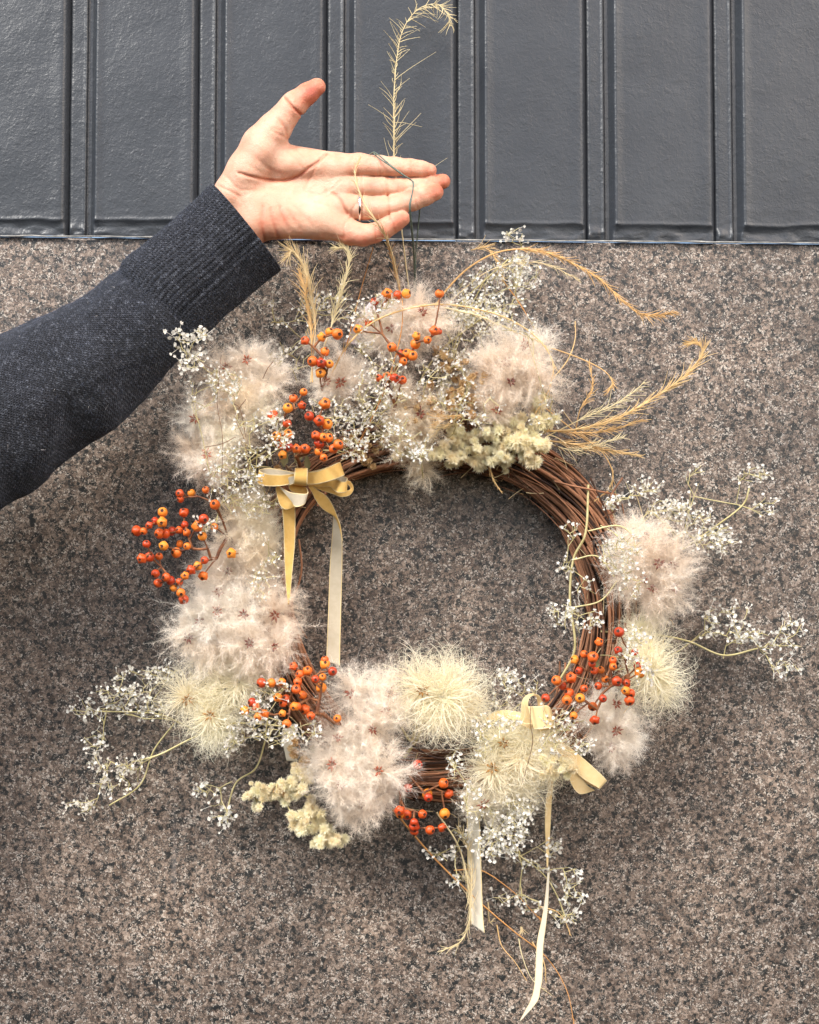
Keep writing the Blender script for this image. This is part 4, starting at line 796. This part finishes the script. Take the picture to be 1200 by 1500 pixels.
# creases as shallow grooves on the palm side
def seg_dist(pl_):
    D_ = np.full((len(U), len(Vv)), 1e3); gu = U[:, None]; gv = Vv[None]
    q = cr(np.array([(300+x/3, 90+y/3) for x, y in pl_], float), 6)
    for a, b in zip(q[:-1], q[1:]):
        ab = b-a; t = np.clip(((gu-a[0])*ab[0]+(gv-a[1])*ab[1])/((ab*ab).sum()+1e-9), 0, 1); D_ = np.minimum(D_, np.hypot(gu-a[0]-ab[0]*t, gv-a[1]-ab[1]*t))
    return D_
creases = [  # (points in 3x crop space, depth, width)
 ([(150, 490), (230, 512), (330, 525), (400, 508), (455, 470), (500, 440), (535, 405)], 2.0, 2.0), ([(500, 440), (470, 500), (440, 560)], .8, 1.6), ([(560, 580), (590, 600), (610, 640), (628, 668)], 1.6, 2.4), ([(440, 570), (500, 585), (560, 560), (600, 520)], .6, 1.6),
 ([(640, 690), (655, 640), (690, 600)], .8, 1.6), ([(668, 450), (672, 500)], .7, 1.4), ([(688, 505), (692, 590)], .9, 1.4), ([(684, 592), (688, 692)], .9, 1.4), ([(632, 690), (610, 720), (612, 780)], .8, 1.6),
 ([(772, 418), (770, 500)], .8, 1.5), ([(800, 508), (803, 592)], .8, 1.5), ([(806, 594), (812, 690)], .8, 1.5), ([(742, 715), (752, 785)], .8, 1.5), ([(905, 432), (903, 500)], .6, 1.3), ([(930, 515), (932, 560)], .6, 1.3), ([(912, 560), (935, 645)], .6, 1.3), ([(820, 690), (838, 745)], .5, 1.3),
 ([(352, 160), (385, 200), (425, 236)], 1.9, 1.8), ([(290, 300), (345, 330), (380, 350)], .8, 2.2), ([(325, 255), (350, 290), (360, 325)], .9, 2.4), ([(260, 275), (310, 295), (335, 305)], .5, 1.6),
 ([(60, 545), (110, 570), (150, 590)], 1.0, 1.6), ([(90, 500), (150, 560), (200, 565)], .6, 2.0), ([(150, 600), (240, 560), (360, 565)], .5, 3.0),
 ([(370, 400), (400, 430), (430, 470)], .5, 2.0), ([(400, 385), (440, 430), (455, 468)], .4, 1.6), ([(230, 430), (280, 470), (330, 490)], .5, 3.0), ([(200, 460), (250, 490)], .5, 3.0),
 ([(255, 640), (250, 720), (262, 790)], .9, 3.2), ([(290, 650), (298, 700), (320, 770)], .8, 3.0), ([(330, 640), (345, 690), (370, 740)], .8, 3.0), ([(370, 650), (395, 700), (420, 735)], .6, 2.6), ([(400, 640), (440, 680), (470, 720)], .5, 2.6), ([(520, 760), (600, 770), (640, 760)], .4, 2.5),
 ([(480, 612), (540, 632)], .5, 1.4), ([(530, 560), (545, 640)], .35, 1.8), ([(900, 450), (960, 470)], .25, 1.6), ([(950, 600), (1000, 570)], .3, 1.8), ([(930, 590), (985, 550)], .3, 1.6)]
C = np.zeros((len(U), len(Vv)))
for pts, dp, wdth in creases: C += 1.35*dp*np.exp(-(seg_dist(pts)/wdth)**2)
gu = (U[:, None]-300)*3; gv = (Vv[None]-90)*3
C += 5.0*np.exp(-((gu-430)/110)**2-((gv-560)/55)**2)            # hollow of the palm
C -= 2.5*np.exp(-((gu-250)/70)**2-((gv-430)/60)**2)+1.8*np.exp(-((gu-640)/28)**2-((gv-560)/120)**2)
C = np.clip(C, -4, 7)
front = np.clip((Wd-2)/10, 0, 1)
hand = hand+(C[:, :, None]*front[None, None]).astype(np.float32)
del palm, g
def surface_nets(Fv):
    s = Fv < 0; c = [slice(0, -1), slice(1, None)]
    act = np.zeros(tuple(np.array(Fv.shape)-1), np.int8)
    for i in (0, 1):
        for j in (0, 1):
            for k in (0, 1): act += s[c[i], c[j], c[k]]
    mask = (act > 0) & (act < 8); ids = np.full(mask.shape, -1, np.int64); cells = np.argwhere(mask); ids[mask] = np.arange(len(cells))
    acc = np.zeros((len(cells), 3)); cnt = np.zeros(len(cells)); x, y, z = cells.T
    for ax in range(3):
        o = [q for q in range(3) if q != ax]
        for i in (0, 1):
            for j in (0, 1):
                off = np.zeros(3, int); off[o[0]] = i; off[o[1]] = j; off2 = off.copy(); off2[ax] = 1
                a = Fv[x+off[0], y+off[1], z+off[2]]; b = Fv[x+off2[0], y+off2[1], z+off2[2]]; cr_ = (a < 0) != (b < 0); t = np.where(cr_, a/(a-b+1e-12), 0)
                p = np.tile(off.astype(float), (len(cells), 1)); p[:, ax] = t; acc += p*cr_[:, None]; cnt += cr_
    pos = cells+acc/cnt[:, None]; quads = []
    for ax in range(3):
        o = [q for q in range(3) if q != ax]; sl0 = [slice(None)]*3; sl1 = [slice(None)]*3; sl0[ax] = slice(0, -1); sl1[ax] = slice(1, None)
        d = s[tuple(sl0)] != s[tuple(sl1)]; e = np.argwhere(d)
        ok = (e[:, o[0]] > 0) & (e[:, o[1]] > 0) & (e[:, o[0]] < mask.shape[o[0]]) & (e[:, o[1]] < mask.shape[o[1]]); e = e[ok]
        def gid(i, j):
            q = e.copy(); q[:, o[0]] -= i; q[:, o[1]] -= j; return ids[q[:, 0], q[:, 1], q[:, 2]]
        q4 = np.stack([gid(0, 0), gid(1, 0), gid(1, 1), gid(0, 1)], 1); flip = s[tuple(sl0)][tuple(e.T)]
        if ax == 1: flip = ~flip
        q4[~flip] = q4[~flip][:, ::-1]; quads.append(q4)
    q = np.vstack(quads); return pos, q[(q >= 0).all(1)]
pos, quads = surface_nets(hand)
px = np.array([u0, v0, w0])+pos*VX
# light smoothing
nb = np.zeros_like(px); nc_ = np.zeros(len(px))
for _ in range(2):
    nb[:] = 0; nc_[:] = 0
    for a, b in ((0, 1), (1, 2), (2, 3), (3, 0)):
        for i_, j_ in ((a, b), (b, a)): np.add.at(nb, quads[:, i_], px[quads[:, j_]]); np.add.at(nc_, quads[:, i_], 1)
    px = px*.45+.55*nb/np.maximum(nc_, 1)[:, None]
wv = P(px[:, 0], px[:, 1], HD+px[:, 2]*HS)
# mapping (u right, v down, w toward camera) is mirrored once: keep outward faces
me = bpy.data.meshes.new('arm'); me.from_pydata(wv.tolist(), [], quads[:, ::-1].tolist()); me.materials.append(M['skin'])
me.polygons.foreach_set('use_smooth', [True]*len(me.polygons)); 
x3 = (px[:, 0]-300)*3; y3 = (px[:, 1]-90)*3
fl = np.full(len(px), .22)
def spot(x, y, sx, sy, a):
    global fl; fl = fl+a*np.exp(-((x3-x)/sx)**2-((y3-y)/sy)**2)
for a in [(455, 150, 75, 60, .50), (490, 115, 60, 50, .35), (380, 215, 50, 40, .15), (1000, 485, 45, 30, .35), (1060, 525, 45, 40, .5), (1015, 575, 55, 42, .45), (865, 695, 50, 42, .42), (790, 740, 80, 45, .28), (690, 790, 90, 35, .30),
          (300, 690, 70, 50, .22), (260, 740, 60, 60, .18), (420, 690, 70, 30, .18), (350, 480, 90, 30, .10), (440, 440, 60, 40, .10), (660, 470, 50, 30, .12), (900, 470, 60, 30, .15), (740, 480, 60, 20, .15), (600, 600, 50, 40, .10), (930, 600, 60, 30, .2), (620, 790, 60, 30, .15), (350, 780, 160, 25, .15), (420, 590, 130, 50, -.14), (540, 560, 80, 60, -.08), (200, 380, 60, 70, .06)]: spot(*a)
iu = np.clip(((px[:, 0]-u0)/VX).astype(int), 0, len(U)-1); iv = np.clip(((px[:, 1]-v0)/VX).astype(int), 0, len(Vv)-1)
Cc = sum(dp*np.exp(-(seg_dist(p_)/w_)**2) for p_, dp, w_ in creases); fl = fl+.20*np.clip(Cc, 0, 2)[iu, iv]*(px[:, 2] > 0)
at = me.attributes.new('flush', 'FLOAT', 'POINT'); at.data.foreach_set('value', np.clip(fl, 0, 1).astype(np.float32))
me.update(); arm = link('arm', me, person); arm.location = pl

# sleeve: T and B are the upper and lower outline, d the depth of the axis
SEC = [(-560, 800, -420, 995, .150), (-380, 700, -240, 895, .130), (-220, 610, -80, 805, .112), (-110, 553, 35, 735, .106), (0, 495, 128, 652, .100), (75, 456, 196, 606, .095), (122, 425, 250, 551, .091), (168, 395, 293, 508, .087), (194, 384, 322, 472, .085)]
CUF = [(172, 404, 292, 502, .087), (181, 382, 312, 484, .086), (205, 362, 332, 464, .085), (240, 334, 356, 444, .084), (275, 303, 382, 420, .082), (309, 271, 413, 397, .080)]
def sleeve(name, sec, nring, nseg, mtl, disp, parent, rowscale, colscale, squash=.80, hem=False):
    s = np.array(sec, float); T = cr(s[:, [0, 1, 4]], nseg); B = cr(s[:, [2, 3, 4]], nseg); n = len(T)
    Tw = P(T[:, 0], T[:, 1], T[:, 2]); Bw = P(B[:, 0], B[:, 1], B[:, 2]); c = (Tw+Bw)/2; h = (Tw-Bw)/2; rad = np.linalg.norm(h, axis=1); hn = h/rad[:, None]
    ax = np.gradient(c, axis=0); dl = np.linalg.norm(ax, axis=1); al = np.concatenate([[0], np.cumsum(np.linalg.norm(np.diff(c, axis=0), axis=1))])
    th = np.linspace(0, 2*math.pi, nring, endpoint=False)
    outn = np.array([0, -1.0, 0])
    cs, sn = np.cos(th), np.sin(th)
    dirv = hn[:, None]*cs[None, :, None]+outn[None, None]*(sn*squash)[None, :, None]
    arc = th[None]*rad.mean()*np.ones((n, 1)); ALo = al[:, None]*np.ones((1, nring))
    dd = disp(ALo, np.broadcast_to(th[None], (n, nring)), arc)
    G = c[:, None]+dirv*(rad[:, None]-.0028+dd)[..., None]
    if hem:   # hem rolled inward
        e1 = c[-1]+dirv[-1]*(rad[-1]-.0030+dd[-1])[:, None]+ax[-1]/dl[-1]*.0006; e2 = c[-3]+dirv[-3]*(rad[-3]-.0045); e3 = c[-12]+dirv[-12]*(rad[-12]-.006)
        G = np.concatenate([G, e1[None], e2[None], e3[None]]); n += 3; ALo = np.vstack([ALo, ALo[-1:]+.001, ALo[-1:]+.002, ALo[-1:]+.01])
    m = MB(); i = np.arange(n-1)[:, None]*nring; j = np.arange(nring)[None]; j2 = (j+1) % nring
    f = np.stack([i+j, i+j2, i+nring+j2, i+nring+j], -1).reshape(-1, 4); m.add(G.reshape(-1, 3), f)
    o = m.build(name, M[mtl], parent); me_ = o.data; uvl = me_.uv_layers.new(name='UVMap')
    a_ = (ALo*rowscale).ravel(); t_ = (np.broadcast_to(th[None], (n, nring))/(2*math.pi)*colscale).ravel()
    vi = np.empty(len(me_.loops), int); me_.loops.foreach_get('vertex_index', vi); uv = np.stack([a_[vi], t_[vi]], -1)
    lt = uv.reshape(-1, 4, 2); mxv = lt[:, :, 1].max(1, keepdims=True); fix = (mxv-lt[:, :, 1]) > colscale*.5; lt[:, :, 1] += fix*colscale
    uvl.data.foreach_set('uv', lt.ravel()); return o, G[:n-3] if hem else G
def d_body(al, th, arc):
    p = np.stack([al*1.0, np.cos(th)*.06, np.sin(th)*.06], -1)
    r = vnoise(p, 16, 41)*.0030+vnoise(p, 38, 42)*.0028+vnoise(p, 110, 43)*.0009
    # folds running slantwise across the forearm
    r += .0030*np.sin(al*95+th*2.2+vnoise(p, 12, 44)*2.2)*np.clip(.5+vnoise(p, 9, 45), 0, 1)
    fade = np.clip((al.max()-al)/.05, 0, 1); return (r+.0012*np.sin(al*42))*fade-.0012*(1-fade)
def d_cuff(al, th, arc):
    k = 64; x = np.abs(np.sin(th*k/2+vnoise(np.stack([al, th, th*0], -1), 20, 5)*.15)); rib = x**.7
    p = np.stack([al, np.cos(th)*.05, np.sin(th)*.05], -1); fold = -.0035*np.exp(-((th-(1.95*0+3.85-al*1.0)) / .10)**2)*0
    seam = -.0022*np.exp(-((th-(math.pi*.5+.62-al*1.6))/.045)**2)
    return rib*.0011+vnoise(p, 22, 51)*.0018+vnoise(p, 300, 52)*.00025+seam+.0008
sl, GS = sleeve('sleeve', SEC, 260, 30, 'sleeve', d_body, person, 1/.0026, 120); sl.location = pl
cf, GC = sleeve('cuff', CUF, 448, 26, 'cuff', d_cuff, sl, 1/.0022, 128, hem=True); 
sl['label'] = 'navy marl wool sleeve'
# wool fuzz and lint
def fuzz(G, n, Lr, wd, mt, name, jit=1.0):
    a = rng.integers(0, G.shape[0]-1, n); b = rng.integers(0, G.shape[1], n); P0 = G[a, b]; c = G.mean(1)[a]; nrm = P0-c; nrm /= np.linalg.norm(nrm, axis=1)[:, None]
    D = nrm*.45+rng.normal(size=(n, 3))*.6*jit; D /= np.linalg.norm(D, axis=1)[:, None]; out = Raw()
    strips(P0+nrm*.0001, D, rng.uniform(*Lr, n), np.full(n, wd), rng.normal(size=(n, 3))*.5-nrm*.3, 3, out, 5); me_ = out.mesh(name, M[mt]); o = link(name, me_, sl); o['kind'] = 'stuff'
fuzz(GS, 26000, (.0012, .0040), .00007, 'fuzz', 'wool_fuzz'); fuzz(GC, 9000, (.0008, .0026), .00006, 'fuzz', 'cuff_fuzz'); fuzz(GS, 260, (.0012, .0035), .00014, 'flint', 'lint')
# cuff pull threads at the hem corner
# silver ring on the ring finger
A, ra = zc(682, 645, 5, 60); cpt = P(A[0], A[1], HD+A[2]*HS); r_ = ra*HS
m = MB(); t = np.linspace(0, 2*math.pi, 49); pr = []
pth = np.stack([cpt[0]+np.sin(t)*.0006, cpt[1]-np.sin(t)*r_*1.0, cpt[2]+np.cos(t)*r_*.99], -1)
ring = []
for dx, dr in ((-.0010, 0), (-.0008, .0007), (.0008, .0007), (.0010, 0), (.0008, -.0006), (-.0008, -.0006)):
    ring.append(np.stack([cpt[0]+dx+np.sin(t[:-1])*.0004, cpt[1]-np.sin(t[:-1])*(r_+dr), cpt[2]+np.cos(t[:-1])*(r_*.985+dr)], -1))
G = np.array(ring); k = 48
f = [[a*k+i, a*k+(i+1) % k, ((a+1) % 6)*k+(i+1) % k, ((a+1) % 6)*k+i] for a in range(6) for i in range(k)]
m.add(G.reshape(-1, 3), f); rg = m.build('finger_ring', M['silver'], person); rg.location = pl; rg['label'] = 'plain silver band on the ring finger'

# ---------------------------------------------------------------- the cord
cordo = link('cord', None); cordo.location = P(605, 265, .10); cl = -Vector(cordo.location)
thing(cordo, 'thin dark green cord looped over the fingers, holding up the wreath', 'cord')
for lst in ([(542, 226, .084), (548, 223, .090), (556, 228, .098), (570, 240, .104), (588, 254, .104), (600, 262, .103), (605, 268, .105), (604, 282, .109), (600, 302, .111), (602, 330, .100), (605, 360, .080), (607, 400, .050), (606, 440, .035)],
            [(548, 225, .080), (556, 232, .099), (572, 243, .106), (590, 256, .1055), (603, 264, .1035), (606, 270, .106), (603, 290, .1105), (601, 304, .112), (604, 335, .098), (607, 370, .075), (609, 405, .048), (607, 440, .033)],
            [(616, 292, .075), (615, 308, .074), (612, 340, .065), (609, 380, .05), (609, 430, .035)]):
    q = cr(PP(lst), 10); m = MB(); m.tube(q, .95*SC, 6)
    # twist relief
    o = m.build('cord_strand', M['thread'], cordo); o.location = cl
